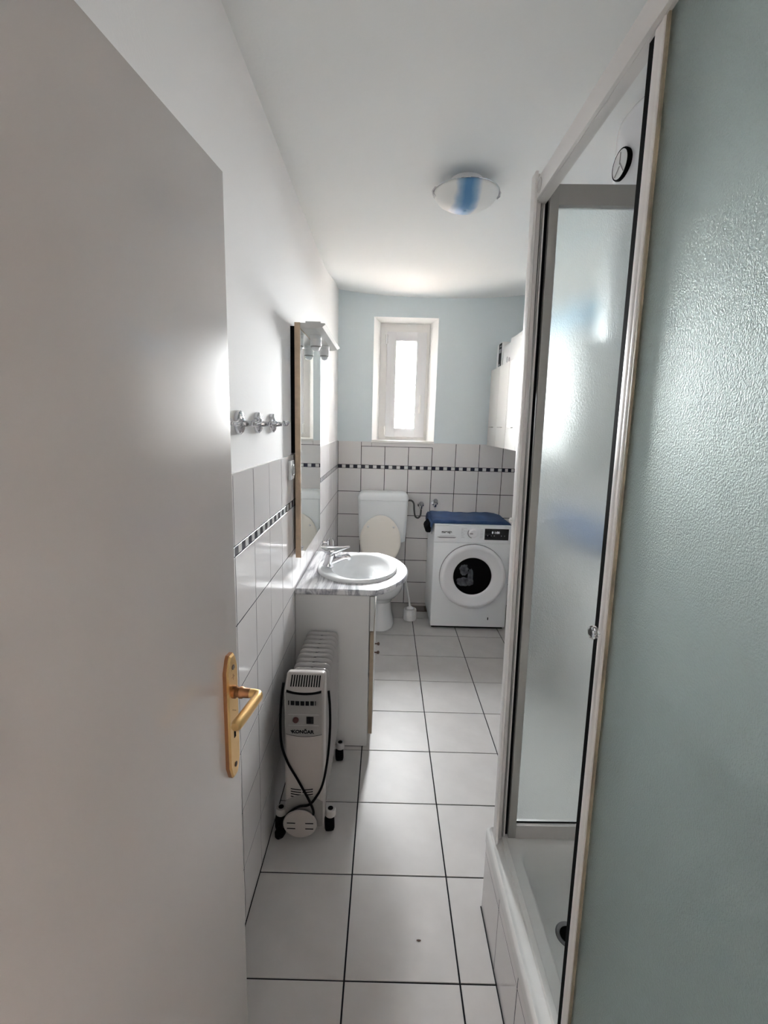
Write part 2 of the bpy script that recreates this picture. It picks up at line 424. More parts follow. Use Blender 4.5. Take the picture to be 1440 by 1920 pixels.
# ------------------------------------------------------------------ window
win = struct('window_1', 'narrow white plastic window set deep in the back wall', 'window', loc=(0.55, 4.34, 1.455))
def ring_frame(bm, x0, x1, z0, z1, w_l, w_r, w_b, w_t, y0, y1, bev=0.004):
    box(bm, x0, x0 + w_l, y0, y1, z0, z1, bev); box(bm, x1 - w_r, x1, y0, y1, z0, z1, bev)
    box(bm, x0 + w_l - 0.002, x1 - w_r + 0.002, y0 + 0.0005, y1 - 0.0005, z0, z0 + w_b, bev); box(bm, x0 + w_l - 0.002, x1 - w_r + 0.002, y0 + 0.0005, y1 - 0.0005, z1 - w_t, z1, bev)
bm = B(); ring_frame(bm, 0.338, 0.764, 1.453, 2.442, 0.062, 0.030, 0.035, 0.075, 4.345, 4.42); obj('frame', bm, M['pvc'], win)
sa = None
bm = B(); ring_frame(bm, 0.396, 0.738, 1.483, 2.372, 0.080, 0.086, 0.074, 0.074, 4.325, 4.395, 0.007); sa = obj('sash', bm, M['sash'], win)
bm = B(); ring_frame(bm, 0.470, 0.658, 1.551, 2.304, 0.010, 0.010, 0.010, 0.010, 4.333, 4.35, 0.002); obj('glazing_bead', bm, M['pvc'], sa)
bm = B(); box(bm, 0.474, 0.655, 4.366, 4.370, 1.555, 2.300); obj('pane', bm, M['pane'], sa, smooth=False)
bm = B(); box(bm, 0.680, 0.708, 4.316, 4.326, 1.69, 1.75, 0.003); box(bm, 0.688, 0.704, 4.288, 4.318, 1.715, 1.73, 0.003); box(bm, 0.687, 0.705, 4.283, 4.295, 1.70, 1.845, 0.005)
obj('handle', bm, M['pvc'], sa)
for z in (1.50, 2.27):
    bm = B(); lathe(bm, [(0.009, 0), (0.010, 0.004), (0.010, 0.07), (0.009, 0.074)], (0.392, 4.318, z), seg=16); obj('hinge', bm, M['pvc'], win)
bx('window_sill', M['pvc'], win, 0.284, 0.819, D - 0.012, 4.34, 1.434, 1.4545, bev=0.004)

# ------------------------------------------------------------------ entrance door, open against the left wall
P0 = Vector((0.119, 0.911, 0)); dv = Vector((-0.115, -0.993, 0)).normalized(); nv = Vector((-dv.y, dv.x, 0))
door = struct('door_1', 'open plain grey white gloss door with a gold lever handle', 'door', loc=(P0 + dv * 0.80).to_tuple())
def dpt(s, off, z): return P0 + dv * s + nv * off + Vector((0, 0, z))
def dbox(bm, s0, s1, o0, o1, z0, z1, bev=0.0):
    n0 = len(bm.verts); box(bm, s0, s1, o0, o1, z0, z1, bev)
    bm.verts.ensure_lookup_table()
    for v in bm.verts[n0:]:
        v.co = dpt(v.co.x, v.co.y, v.co.z)
bm = B(); dbox(bm, 0, 0.80, -0.038, 0, 0.008, 2.0, 0.0015); obj('leaf', bm, M['door'], door)
# escutcheon plate: clipped-corner outline, 46 mm wide
bm = B(); sc_, hw = 0.044, 0.022; z0, z1 = 0.876, 1.138
out = [(sc_ - hw, z0 + 0.03), (sc_ - hw + 0.009, z0 + 0.006), (sc_ - 0.008, z0), (sc_ + 0.008, z0), (sc_ + hw - 0.009, z0 + 0.006), (sc_ + hw, z0 + 0.03),
       (sc_ + hw, z1 - 0.03), (sc_ + hw - 0.009, z1 - 0.006), (sc_ + 0.008, z1), (sc_ - 0.008, z1), (sc_ - hw + 0.009, z1 - 0.006), (sc_ - hw, z1 - 0.03)]
def shrink(o_, k): return [(sc_ + (s - sc_) * k, (z0 + z1) / 2 + (z - (z0 + z1) / 2) * (1 - (1 - k) * 0.18)) for s, z in o_]
loft(bm, [[dpt(s, 0.0, z) for s, z in out], [dpt(s, 0.0075, z) for s, z in out], [dpt(s, 0.0105, z) for s, z in shrink(out, 0.86)]])
pl = obj('handle_plate', bm, M['gold'], door, angle=25, label='gold clipped-corner plate')
bm = B(); loft(bm, [[dpt(s, 0.0, z) for s, z in shrink(out, 1.03)], [dpt(s, 0.0068, z) for s, z in shrink(out, 1.03)]]); obj('plate_edge', bm, M['gold_dark'], pl, angle=25, label='dark brown plate edge')
bm = B(); 
for zz in (1.112, 0.902):
    bm = B(); lathe(bm, [(0.0052, 0), (0.0052, 0.002), (0.004, 0.0024)], dpt(sc_, 0.0098, zz), axis=nv, seg=14); obj('screw', bm, M['brown'], pl)
bm = B(); dbox(bm, sc_ - 0.0035, sc_ + 0.0035, 0.010, 0.0112, 0.962, 0.985); lathe(bm, [(0.006, 0), (0.006, 0.0012)], dpt(sc_, 0.010, 0.985), axis=nv, seg=14)
obj('keyhole', bm, M['black'], pl)
bm = B()
for z_, a_, b_ in ((1.092, 0.006, 0.0006), (1.092, 0.0006, 0.006)): dbox(bm, sc_ - a_, sc_ + a_, 0.0104, 0.0109, z_ - b_, z_ + b_)
for k in range(6):
    dbox(bm, sc_ - 0.009 + k * 0.003, sc_ - 0.0075 + k * 0.003, 0.0104, 0.0108, 1.125 - 0.0 - (k - 2.5) ** 2 * 0.0009 - 0.012, 1.1255 - (k - 2.5) ** 2 * 0.0009 - 0.011)
    dbox(bm, sc_ - 0.009 + k * 0.003, sc_ - 0.007 + k * 0.003, 0.0104, 0.0108, 1.015 + k * 0.002, 1.016 + k * 0.002)
obj('engraving', bm, M['gold_dark'], pl)
bm = B()
lathe(bm, [(0.0125, 0), (0.0125, 0.006), (0.0098, 0.008), (0.0098, 0.012), (0.0115, 0.014), (0.0115, 0.019), (0.0095, 0.022), (0.0092, 0.034)], dpt(sc_, 0.010, 1.060), axis=nv, seg=24)
obj('handle_neck', bm, M['gold_dark'], door, label='worn brown handle neck')
bm = B()
pts = smooth_path([dpt(sc_, 0.040, 1.060), dpt(sc_, 0.056, 1.060), dpt(sc_ + 0.008, 0.063, 1.060), dpt(sc_ + 0.03, 0.063, 1.060), dpt(sc_ + 0.075, 0.062, 1.060), dpt(sc_ + 0.107, 0.060, 1.060)], 6)
tube(bm, pts, [0.0088 + 0.0014 * min(1, i / (len(pts) - 4)) if i < len(pts) - 2 else (0.0095 if i == len(pts) - 2 else 0.007) for i in range(len(pts))], 16)
obj('lever', bm, M['gold'], door, label='gold door lever')

# ------------------------------------------------------------------ shower
ZT = 0.305
base = thing('shower_tray', 'white raised shower tray on a tiled plinth at the right', 'shower tray', (1.17, 0.86, 0))
YS0, YS1 = 0.36, 1.362
bm = B(); box(bm, 0.779, 1.55, YS0, YS1 - 0.008, 0.0, 0.15); obj('plinth', bm, M['wgrout'], base)
bx('plinth_skirt', M['wgrout'], base, 0.7714, 0.785, YS0, YS1 - 0.002, 0.0, 0.262)
bs = ((0.771, YS1, 0), (0, -1, 0), (0, 0, 1))
ed = [0.0, YS1 - 1.171] + [YS1 - 1.171 + 0.2 * k for k in range(1, 5)]
for a, b in zip(ed, ed[1:]):
    tile(base, a, b, 0.0, 0.213, bs, M['wall_tile'], t=0.0015, gap=0.004); tile(base, a, b, 0.213, 0.268, bs, M['wall_tile'], t=0.0015, gap=0.004)
tile(base, 0.005, 0.2, 0.0, 0.213, ((0.775, YS1 - 0.0005, 0), (1, 0, 0), (0, 0, 1)), M['wall_tile'], t=0.0015)
def rrect(x0, x1, y0, y1, r, z, n=6):
    P = []
    for cx_, cy_, a0 in ((x1 - r, y1 - r, 0), (x0 + r, y1 - r, PI / 2), (x0 + r, y0 + r, PI), (x1 - r, y0 + r, 1.5 * PI)):
        for k in range(n + 1):
            t = a0 + PI / 2 * k / n; P.append(Vector((cx_ + r * math.cos(t), cy_ + r * math.sin(t), z)))
    return P
bm = B()
def rr(x0, i, r, z): return rrect(x0, XR - 0.002 - i, YS0 + i, YS1 - i, r, z)
loft(bm, [rr(0.767, 0.0, 0.01, 0.262), rr(0.766, 0.0, 0.012, 0.298), rr(0.768, 0.002, 0.012, 0.307), rr(0.774, 0.006, 0.012, 0.312), rr(0.781, 0.010, 0.012, 0.307), rr(0.786, 0.014, 0.012, 0.302),
          rr(0.806, 0.020, 0.014, 0.302), rr(0.809, 0.024, 0.014, 0.310), rr(0.822, 0.032, 0.016, 0.310), rr(0.826, 0.036, 0.018, 0.304), rr(0.850, 0.05, 0.06, 0.301), rr(0.858, 0.056, 0.07, 0.294), rr(0.872, 0.075, 0.08, 0.20), rr(0.882, 0.090, 0.08, 0.176), rr(0.92, 0.13, 0.07, 0.168), rr(1.0, 0.22, 0.05, 0.164)], False, True)
tr = obj('basin', bm, M['tray'], base, angle=50)
bm = B(); lathe(bm, [(0.038, 0), (0.038, 0.004), (0.034, 0.007), (0.029, 0.005), (0.026, 0.002)], (0.968, 1.14, 0.166), seg=32, cap1=False); dr = obj('drain', bm, M['steel'], base, label='chrome waste ring')
bm = B(); lathe(bm, [(0.027, 0), (0.027, 0.0015)], (0.968, 1.14, 0.166), seg=24); lathe(bm, [(0.006, 0.0), (0.006, 0.010), (0.003, 0.012)], (0.968, 1.14, 0.166), seg=12); obj('drain_hole', bm, M['black'], dr)

bx('floor_joint', M['grout'], base, 0.7672, 0.7708, YS0, YS1, 0.0001, 0.0006, label='dark joint along the foot of the plinth')
LEAN = -0.0148
enc = thing('shower_enclosure', 'grey framed shower cabin with frosted hammered glass and a sliding door', 'shower', (0.80, 1.34, ZT + 0.001))
# corner post
bm = B(); box(bm, 0.7845, 0.7915, 1.300, 1.335, ZT - 0.004, 2.20, 0.002); obj('post_flange', bm, M['alu_white'], enc)
bm = B(); box(bm, 0.7930, 0.7965, 1.304, 1.335, ZT - 0.003, 2.195, 0.001); obj('post_lip', bm, M['alu'], enc)
bm = B(); box(bm, 0.7910, 0.8065, 1.318, 1.350, ZT + 0.002, 2.185, 0.001); obj('corner_post', bm, M['alu'], enc)
bm = B(); box(bm, 0.8060, 0.8290, 1.333, 1.350, ZT + 0.004, 2.15); obj('gasket', bm, M['black'], enc)
bm = B(); box(bm, 0.8095, 0.8125, 1.322, 1.350, ZT + 0.002, 2.15, 0.0005); obj('post_rib', bm, M['alu_dark'], enc)
bm = B(); box(bm, 0.8150, 0.8195, 1.326, 1.350, ZT + 0.002, 2.15, 0.0005); obj('post_rib', bm, M['alu'], enc)
bm = B(); box(bm, 0.8290, 0.852, 1.320, 1.350, ZT + 0.002, 2.181, 0.002); obj('panel_stile', bm, M['alu_dark'], enc)
bx('top_rail', M['alu_dark'], enc, 0.8515, XR - 0.01, 1.322, 1.350, 2.133, 2.181, bev=0.002)
bx('bottom_rail', M['alu'], enc, 0.8515, XR + 0.012 - 0.02, 1.320, 1.350, 0.306, 0.352, bev=0.002)
bx('glass_panel', M['glass_clear'], enc, 0.850, XR - 0.006, 1.336, 1.342, 0.350, 2.136, label='frosted hammered glass end panel')
bm = B(); box(bm, 0.852, XR - 0.01, 1.3325, 1.3355, 0.3525, 0.3555); obj('panel_gasket', bm, M['black'], enc)
# head bar running towards the viewer
bm = B(); box(bm, 0.7905, 0.7985, YS0 - 0.0, 1.312, 2.137, 2.183, 0.0015); box(bm, 0.7985, 0.820, YS0, 1.325, 2.1365, 2.148, 0.0); hb = obj('head_bar', bm, M['alu_white'], enc)
bm = B(); lathe(bm, [(0.0165, 0), (0.0165, 0.0012), (0.014, 0.002), (0.013, 0.0012), (0.004, 0.001)], (0.7905, 1.283, 2.16), axis=(-1, 0, 0), seg=24); obj('cap', bm, M['alu'], hb)
# white round knob at the far side of the post
bm = B(); lathe(bm, [(0.003, 0), (0.003, 0.006), (0.0065, 0.009), (0.0075, 0.013), (0.006, 0.017), (0.002, 0.019)], (0.7935, 1.325, 1.33), axis=(-1, 0.0, 0), seg=16); obj('knob', bm, M['plastic'], enc, label='small white round knob')
# sliding door
YD1 = 0.787
dx0, dx1 = 0.799, 0.813
bm = B(); box(bm, dx0 + 0.003, dx1 - 0.003, YD1 - 0.002, YD1 + 0.020, ZT + 0.008, 2.134); obj('magnetic_seal', bm, M['black'], enc, label='black seal on the sliding door edge')
bm = B(); box(bm, dx0, dx1, YD1 - 0.018, YD1, ZT + 0.008, 2.136, 0.002); box(bm, dx0 - 0.001, dx1, YD1 - 0.0275, YD1 - 0.019, ZT + 0.008, 2.136, 0.002); st = obj('door_stile', bm, M['alu_white'], enc)
bm = B(); box(bm, dx0 + 0.0005, dx1, YD1 - 0.0345, YD1 - 0.0277, ZT + 0.008, 2.136, 0.0015); obj('silicone_seal', bm, M['seal_yellow'], enc, label='yellowed seal along the door glass')
bx('glass_door', M['glass_green'], enc, dx0 + 0.004, dx0 + 0.010, YS0 + 0.01, YD1 - 0.033, ZT + 0.008, 2.136, label='greenish frosted sliding door glass')
bm = B(); lathe(bm, [(0.004, 0), (0.004, 0.004), (0.010, 0.007), (0.012, 0.013), (0.010, 0.018), (0.004, 0.020)], (dx0, YD1 - 0.010, 1.243), axis=(-1, 0, 0), seg=10); obj('door_knob', bm, M['crystal'], enc, smooth=False, label='clear faceted knob')
enc.rotation_euler = (0, LEAN, 0)

# ------------------------------------------------------------------ water heater (boiler) behind the shower
BX, BY, BRr = 1.286, 1.580, 0.210
boil = thing('water_heater', 'white cylindrical water heater high on the wall behind the shower', 'water heater', (BX, BY, 1.84))
bm = B(); lathe(bm, [(0.08, 1.842), (0.16, 1.850), (BRr - 0.008, 1.868), (BRr, 1.89), (BRr, 2.465), (BRr - 0.004, 2.482), (0.19, 2.502), (0.13, 2.533), (0.07, 2.548), (0.01, 2.553)], (BX, BY, 0), seg=64); obj('tank', bm, M['boiler'], boil)
bx('bracket', M['plastic'], boil, BX + 0.2, XR + 0.002, BY - 0.12, BY + 0.12, 2.20, 2.26)
ga = Vector((-0.996, -0.087, 0)).normalized(); gp = Vector((BX, BY, 2.345)) + ga * (BRr - 0.004)
bm = B(); lathe(bm, [(0.041, 0), (0.0425, 0.010), (0.041, 0.014), (0.0375, 0.014)], gp, axis=ga, seg=36, cap1=False); ge = obj('gauge', bm, M['black'], boil, label='round thermometer with a black rim')
bm = B(); lathe(bm, [(0.0385, 0.010), (0.0385, 0.0135), (0.001, 0.0136)], gp, axis=ga, seg=36); obj('dial', bm, M['plastic'], ge)
bm = B(); gu = Vector((0, 0, 1)).cross(ga)
for s in (-1, 1):
    a0 = gp + ga * 0.0145
    tube(bm, [a0 + gu * 0.022 * s + Vector((0, 0, -0.026)), a0 + Vector((0, 0, 0.005 * s))], 0.0012, 5); 
tube(bm, [gp + ga * 0.0145 + Vector((0, 0, 0.0)), gp + ga * 0.0145 + Vector((0, 0, 0.032))], 0.0012, 5)
obj('pointer', bm, M['alu_dark'], ge)

# ------------------------------------------------------------------ wall cabinets on the right
labs = ['white wall cabinet in the far corner, three-cabinet row end by the window wall', 'white middle wall cabinet with the toilet paper pack on top', 'white wall cabinet seen blurred through the shower glass']
for n, y1 in enumerate((4.072, 3.470, 2.868)):
    y0 = y1 - 0.598
    c = thing('wall_cabinet', labs[n], 'cabinet', (1.40, (y0 + y1) / 2, 1.442), 'wall cabinets in a row')
    bx('body', M['laminate'], c, 1.270, XR, y0, y1, 1.442, 2.040)
    for k in range(2):
        d0 = y1 - 0.299 * (k + 1) + 0.0012; d1 = y1 - 0.299 * k - 0.0012
        dd = bx('door', M['cab_white'], c, 1.251, 1.2695, d0, d1, 1.440, 2.042, bev=0.0015)
        ym = (d0 + d1) / 2
        bm = B(); box(bm, 1.236, 1.241, ym - 0.055, ym + 0.055, 1.585, 1.592, 0.001); box(bm, 1.240, 1.2512, ym - 0.05, ym - 0.043, 1.586, 1.591); box(bm, 1.240, 1.2512, ym + 0.043, ym + 0.05, 1.586, 1.591)
        obj('handle', bm, M['alu_dark'], dd)
# things on top of the cabinets
bk = thing('detergent_box', 'white carton with a dark printed end standing on the far wall cabinet', 'box', (1.36, 3.96, 2.042))
bx('carton', M['plastic'], bk, 1.285, 1.44, 3.875, 4.055, 2.042, 2.235, bev=0.002)
bm = B(); box(bm, 1.2835, 1.2855, 3.895, 3.985, 2.047, 2.232); lb = obj('label_print', bm, M['ink'], bk)
for z0_, z1_, a_, b_ in ((2.160, 2.190, 3.91, 3.97), (2.06, 2.078, 3.93, 3.965), (2.205, 2.214, 3.91, 3.95)):
    bx('print_patch', M['panel_print'], lb, 1.2825, 1.2837, a_, b_, z0_, z1_)
pk = thing('toilet_paper_pack', 'white plastic wrapped pack of toilet rolls on the middle wall cabinet', 'pack', (1.38, 3.56, 2.042))
bm = B()
for (yy0, yy1, zz1, xx0) in ((3.60, 3.865, 2.205, 1.290), (3.28, 3.615, 2.222, 1.278)):
    box(bm, xx0, 1.52, yy0, yy1, 2.0425, zz1, 0.035, 4)
bmesh.ops.subdivide_edges(bm, edges=bm.edges[:], cuts=1)
for v in bm.verts: 
    if v.co.z > 2.05: v.co += Vector((random.uniform(-1, 1), random.uniform(-1, 1), random.uniform(-1, 1))) * 0.0025
obj('wrapper', bm, M['wrap'], pk)
for r_, y_, z_ in ((0.022, 3.66, 2.075), (0.017, 3.60, 2.068)):
    bm = B(); lathe(bm, [(r_, 0), (r_, 0.002), (0.008, 0.0025)], (1.276, y_, z_), axis=(-1, 0, 0), seg=20); obj('roll_core', bm, M['panel_print'], pk)
bp = thing('blue_pack', 'light blue wrapped pack on the near wall cabinet behind frosted glass', 'pack', (1.36, 2.46, 2.042))
bm = B(); box(bm, 1.268, 1.47, 2.29, 2.74, 2.0425, 2.16, 0.02, 3); obj('wrapper', bm, M['sky_pack'], bp)
# towel rail on the right wall, seen blurred through the shower glass
tr_ = thing('towel_rail', 'wall rail with round ends behind the frosted shower panel', 'towel rail', (1.55, 2.6, 1.10))
bm = B(); tube(bm, [(1.50, 2.2, 1.115), (1.50, 3.1, 1.115)], 0.008)
for y in (2.22, 3.08): tube(bm, [(1.50, y, 1.115), (XR, y, 1.115)], 0.008)
obj('bar', bm, M['chrome'], tr_)
tw = thing('bath_towel', 'blue towel hanging behind the frosted shower panel', 'towel', (1.50, 2.66, 0.93))
bm = B(); n1, n2 = 40, 10
prof = [(1.488, 0.965), (1.487, 0.99), (1.488, 1.04), (1.487, 1.10), (1.491, 1.123), (1.500, 1.1275), (1.509, 1.123), (1.513, 1.10), (1.513, 1.04), (1.513, 0.96)]
rows_ = []
for i in range(n1 + 1):
    y = 2.27 + 0.78 * i / n1
    rows_.append([bm.verts.new((px + (0.006 * math.sin(i * 0.9) * max(0, (1.1 - pz)) * 5 if j < 3 else 0), y, pz)) for j, (px, pz) in enumerate(prof)])
for a, b in zip(rows_, rows_[1:]):
    for j in range(len(prof) - 1): bm.faces.new((a[j], a[j + 1], b[j + 1], b[j]))
o = obj('terry_cloth', bm, M['blue_towel'], tw); s_ = o.modifiers.new('thickness', 'SOLIDIFY'); s_.thickness = 0.003; s_.offset = 0

# ------------------------------------------------------------------ vanity
van = thing('vanity_cabinet', 'white vanity cabinet with beech edged doors under the marble top', 'cabinet', (0.18, 2.49, 0))
YV0, YV1 = 2.160, 2.830
bx('side_panel', M['laminate'], van, 0.002, 0.352, YV0, YV0 + 0.016, 0.005, 0.790, bev=0.001)
bx('side_panel', M['laminate'], van, 0.002, 0.352, YV1 - 0.016, YV1, 0.005, 0.790, bev=0.001)
bx('bottom_panel', M['laminate'], van, 0.002, 0.350, YV0 + 0.016, YV1 - 0.016, 0.024, 0.040)
bx('front_rail', M['laminate'], van, 0.334, 0.352, YV0 + 0.016, YV1 - 0.016, 0.60, 0.62)
bx('plinth', M['black'], van, 0.006, 0.335, YV0 + 0.002, YV1 - 0.002, 0.001, 0.0052)
bx('plinth_board', M['laminate'], van, 0.320, 0.335, YV0 + 0.016, YV1 - 0.016, 0.006, 0.024)
bx('drawer_front', M['cab_white'], van, 0.3545, 0.3735, YV0, YV1, 0.614, 0.786, bev=0.003)
for k, (a, b, ky) in enumerate(((YV0, YV0 + 0.334, YV0 + 0.285), (YV0 + 0.337, YV1, YV0 + 0.39))):
    dd = bx('door', M['beech_dark'], van, 0.3575, 0.376, a, b, 0.074, 0.610, bev=0.0015, label='white fronted door with beech edge')
    bx('door_face', M['cab_white'], dd, 0.3755, 0.3765, a + 0.002, b - 0.002, 0.077, 0.607)
    bm = B(); lathe(bm, [(0.004, 0), (0.004, 0.012), (0.009, 0.017), (0.010, 0.022), (0.006, 0.027), (0.001, 0.028)], (0.376, ky, 0.366), axis=(1, 0, 0), seg=16)
    obj('knob', bm, M['brown'], dd)
# worktop with a hole for the basin
ctr = Vector((0.265, 2.495))
def top_out(t, grow=0.0):
    """outline of the D-shaped top, by angle about the centre"""
    d = Vector((math.cos(t), math.sin(t))); best = 9
    xl, xe, ya, yb = 0.0015 , 0.388, 2.150, 2.840
    for (nx_, ny_, c_) in ((-1, 0, -xl), (0, -1, -ya), (0, 1, yb)):
        dn = d.x * nx_ + d.y * ny_
        if dn > 1e-9: best = min(best, (c_ - (ctr.x * nx_ + ctr.y * ny_)) / dn)
    cc = Vector((0.546 - 0.452, 2.495)); r = 0.452
    b_ = d.dot(ctr - cc); q = b_ * b_ - ((ctr - cc).length_squared - r * r)
    best = min(best, -b_ + math.sqrt(q))
    return ctr + d * (best + grow)
NT = 96
angs = sorted([2 * PI * k / NT for k in range(NT)] + [math.atan2(y - ctr.y, x - ctr.x) % (2 * PI) for x, y in ((0.0015, 2.15), (0.0015, 2.84), (0.388, 2.15), (0.388, 2.84))])
BC = Vector((0.275, 2.497)); brx, bry = 0.212, 0.256
def ell(t, k):
    d = Vector((math.cos(t), math.sin(t))); c = ctr - BC
    # ray from ctr to the ellipse
    A = (d.x / (brx * k)) ** 2 + (d.y / (bry * k)) ** 2; Bq = 2 * (c.x * d.x / (brx * k) ** 2 + c.y * d.y / (bry * k) ** 2); Cq = (c.x / (brx * k)) ** 2 + (c.y / (bry * k)) ** 2 - 1
    return ctr + d * ((-Bq + math.sqrt(Bq * Bq - 4 * A * Cq)) / (2 * A))
vt = thing('vanity_worktop', 'grey veined marble worktop with a bowed front under the wash basin', 'worktop', (0.26, 2.49, 0.791))
bm = B()
seq = [(lambda t: ell(t, 0.955), 0.792), (lambda t: top_out(t, -0.006), 0.792), (lambda t: top_out(t, -0.001), 0.797), (lambda t: top_out(t, 0), 0.806), (lambda t: top_out(t, -0.002), 0.815), (lambda t: top_out(t, -0.008), 0.820), (lambda t: ell(t, 0.955), 0.820), (lambda t: ell(t, 0.955), 0.792)]
loft(bm, [[Vector((*f(t), z)) for t in angs] for f, z in seq], False, False)
bmesh.ops.remove_doubles(bm, verts=bm.verts[:], dist=1e-5)
obj('slab', bm, M['marble'], vt, angle=35)
ba = thing('wash_basin', 'oval white inset wash basin in the marble worktop', 'basin', (0.275, 2.497, 0.82))
bm = B()
def er(k, z, dx=0.0): return [Vector((BC.x + dx + brx * k * math.cos(2 * PI * i / 64), BC.y + bry * k * math.sin(2 * PI * i / 64), z)) for i in range(64)]
def bowl(kx, ky, z, cx_): return [Vector((cx_ + kx * math.cos(2 * PI * i / 64), BC.y + ky * math.sin(2 * PI * i / 64), z)) for i in range(64)]
loft(bm, [er(0.965, 0.8205), er(1.0, 0.8205), er(1.005, 0.826), er(0.99, 0.834), er(0.96, 0.838), er(0.92, 0.836),
          bowl(0.158, 0.222, 0.833, 0.292), bowl(0.152, 0.216, 0.825, 0.291), bowl(0.146, 0.208, 0.808, 0.284), bowl(0.120, 0.190, 0.792, 0.258), bowl(0.106, 0.175, 0.776, 0.238), bowl(0.096, 0.160, 0.74, 0.232), bowl(0.075, 0.12, 0.705, 0.23), bowl(0.03, 0.035, 0.690, 0.23), bowl(0.022, 0.022, 0.688, 0.23)], False, True)
obj('bowl', bm, M['basin_ceramic'], ba, angle=60)
bm = B(); lathe(bm, [(0.021, 0), (0.021, 0.003), (0.012, 0.002), (0.001, 0.001)], (0.23, BC.y, 0.6885), seg=20); obj('drain', bm, M['chrome'], ba)
fa = thing('faucet', 'chrome single lever mixer tap on the wash basin rim', 'tap', (0.115, 2.477, 0.837))
bm = B(); lathe(bm, [(0.030, 0), (0.030, 0.005), (0.027, 0.010), (0.0255, 0.03), (0.0245, 0.055), (0.025, 0.068), (0.020, 0.078), (0.001, 0.080)], (0.118, 2.477, 0.8375), axis=(0.22, 0, 1), seg=24); obj('body', bm, M['chrome'], fa)
bm = B(); tube(bm, smooth_path([(0.125, 2.477, 0.860), (0.150, 2.477, 0.868), (0.185, 2.477, 0.882), (0.215, 2.477, 0.890), (0.236, 2.477, 0.887)], 5), [0.023 - 0.0075 * min(1, i / 14) for i in range(21)], 14)
lathe(bm, [(0.011, 0), (0.012, 0.004), (0.012, 0.012)], (0.228, 2.477, 0.874), seg=16); obj('spout', bm, M['chrome'], fa)
bm = B(); rg = []
for x, hw_, z, th in ((0.082, 0.010, 0.938, 0.004), (0.092, 0.024, 0.930, 0.013), (0.110, 0.032, 0.923, 0.021), (0.135, 0.034, 0.921, 0.024), (0.165, 0.028, 0.926, 0.020), (0.195, 0.019, 0.934, 0.012), (0.220, 0.013, 0.942, 0.007), (0.234, 0.009, 0.946, 0.004)):
    rg.append([Vector((x, 2.477 + hw_ * math.cos(2 * PI * i / 14), z + th * math.sin(2 * PI * i / 14))) for i in range(14)])
loft(bm, rg); obj('lever', bm, M['chrome'], fa)

# mirror with canopy and two spots
mi = thing('mirror_panel', 'tall mirror on a beech edged board with a lamp canopy above the basin', 'mirror', (0.02, 2.46, 0.975))
YM0, YM1, ZM0, ZM1 = 2.142, 2.775, 0.972, 2.0
bx('board', M['beech'], mi, 0.009, 0.0335, YM0, YM1, ZM0, ZM1, bev=0.001)
bm = B(); box(bm, 0.0335, 0.0352, YM0 + 0.001, YM1 - 0.004, ZM0 + 0.004, ZM1 - 0.028); obj('mirror_glass', bm, M['mirror'], mi, smooth=False)
bm = B()
box(bm, -0.0088, 0.0088, YM0 + 0.004, YM1 - 0.02, 1.45, 1.985); obj('shadow_gap_fill', bm, M['black'], mi)  # black fill painted as the shadow gap between board and wall
bm = B(); nn = 14
outl = [(0.0345, 1.977), (0.10, 1.9775), (0.128, 1.983), (0.141, 1.993), (0.139, 1.998), (0.10, 1.998), (0.0345, 1.998)]
prism(bm, [(x, YM0 - 0.002, z) for x, z in outl], (0, YM1 - YM0 + 0.004, 0)); cp = obj('canopy', bm, M['cab_white'], mi, smooth=False)
bm = B(); box(bm, 0.055, 0.120, YM0 + 0.004, YM1 - 0.004, 1.998, 2.006, 0.002); obj('transformer_cover', bm, M['laminate'], cp)
for y in (2.31, 2.62):
    bm = B(); lathe(bm, [(0.024, 0.0), (0.0255, 0.004), (0.0255, 0.016), (0.0245, 0.0175), (0.0255, 0.019), (0.0255, 0.046), (0.022, 0.049)], (0.076, y, 1.977), axis=(0, 0, -1), seg=28)
    sp_ = obj('spot_lamp', bm, M['plastic'], cp)
    bm = B(); lathe(bm, [(0.0235, 0.046), (0.0245, 0.049), (0.0225, 0.053), (0.016, 0.053)], (0.076, y, 1.977), axis=(0, 0, -1), seg=28, cap1=False); obj('lamp_ring', bm, M['alu_dark'], sp_)
    bm = B(); lathe(bm, [(0.019, 0.048), (0.020, 0.055), (0.016, 0.064), (0.008, 0.069), (0.001, 0.070)], (0.076, y, 1.977), axis=(0, 0, -1), seg=24); obj('bulb', bm, M['ceramic'], sp_)

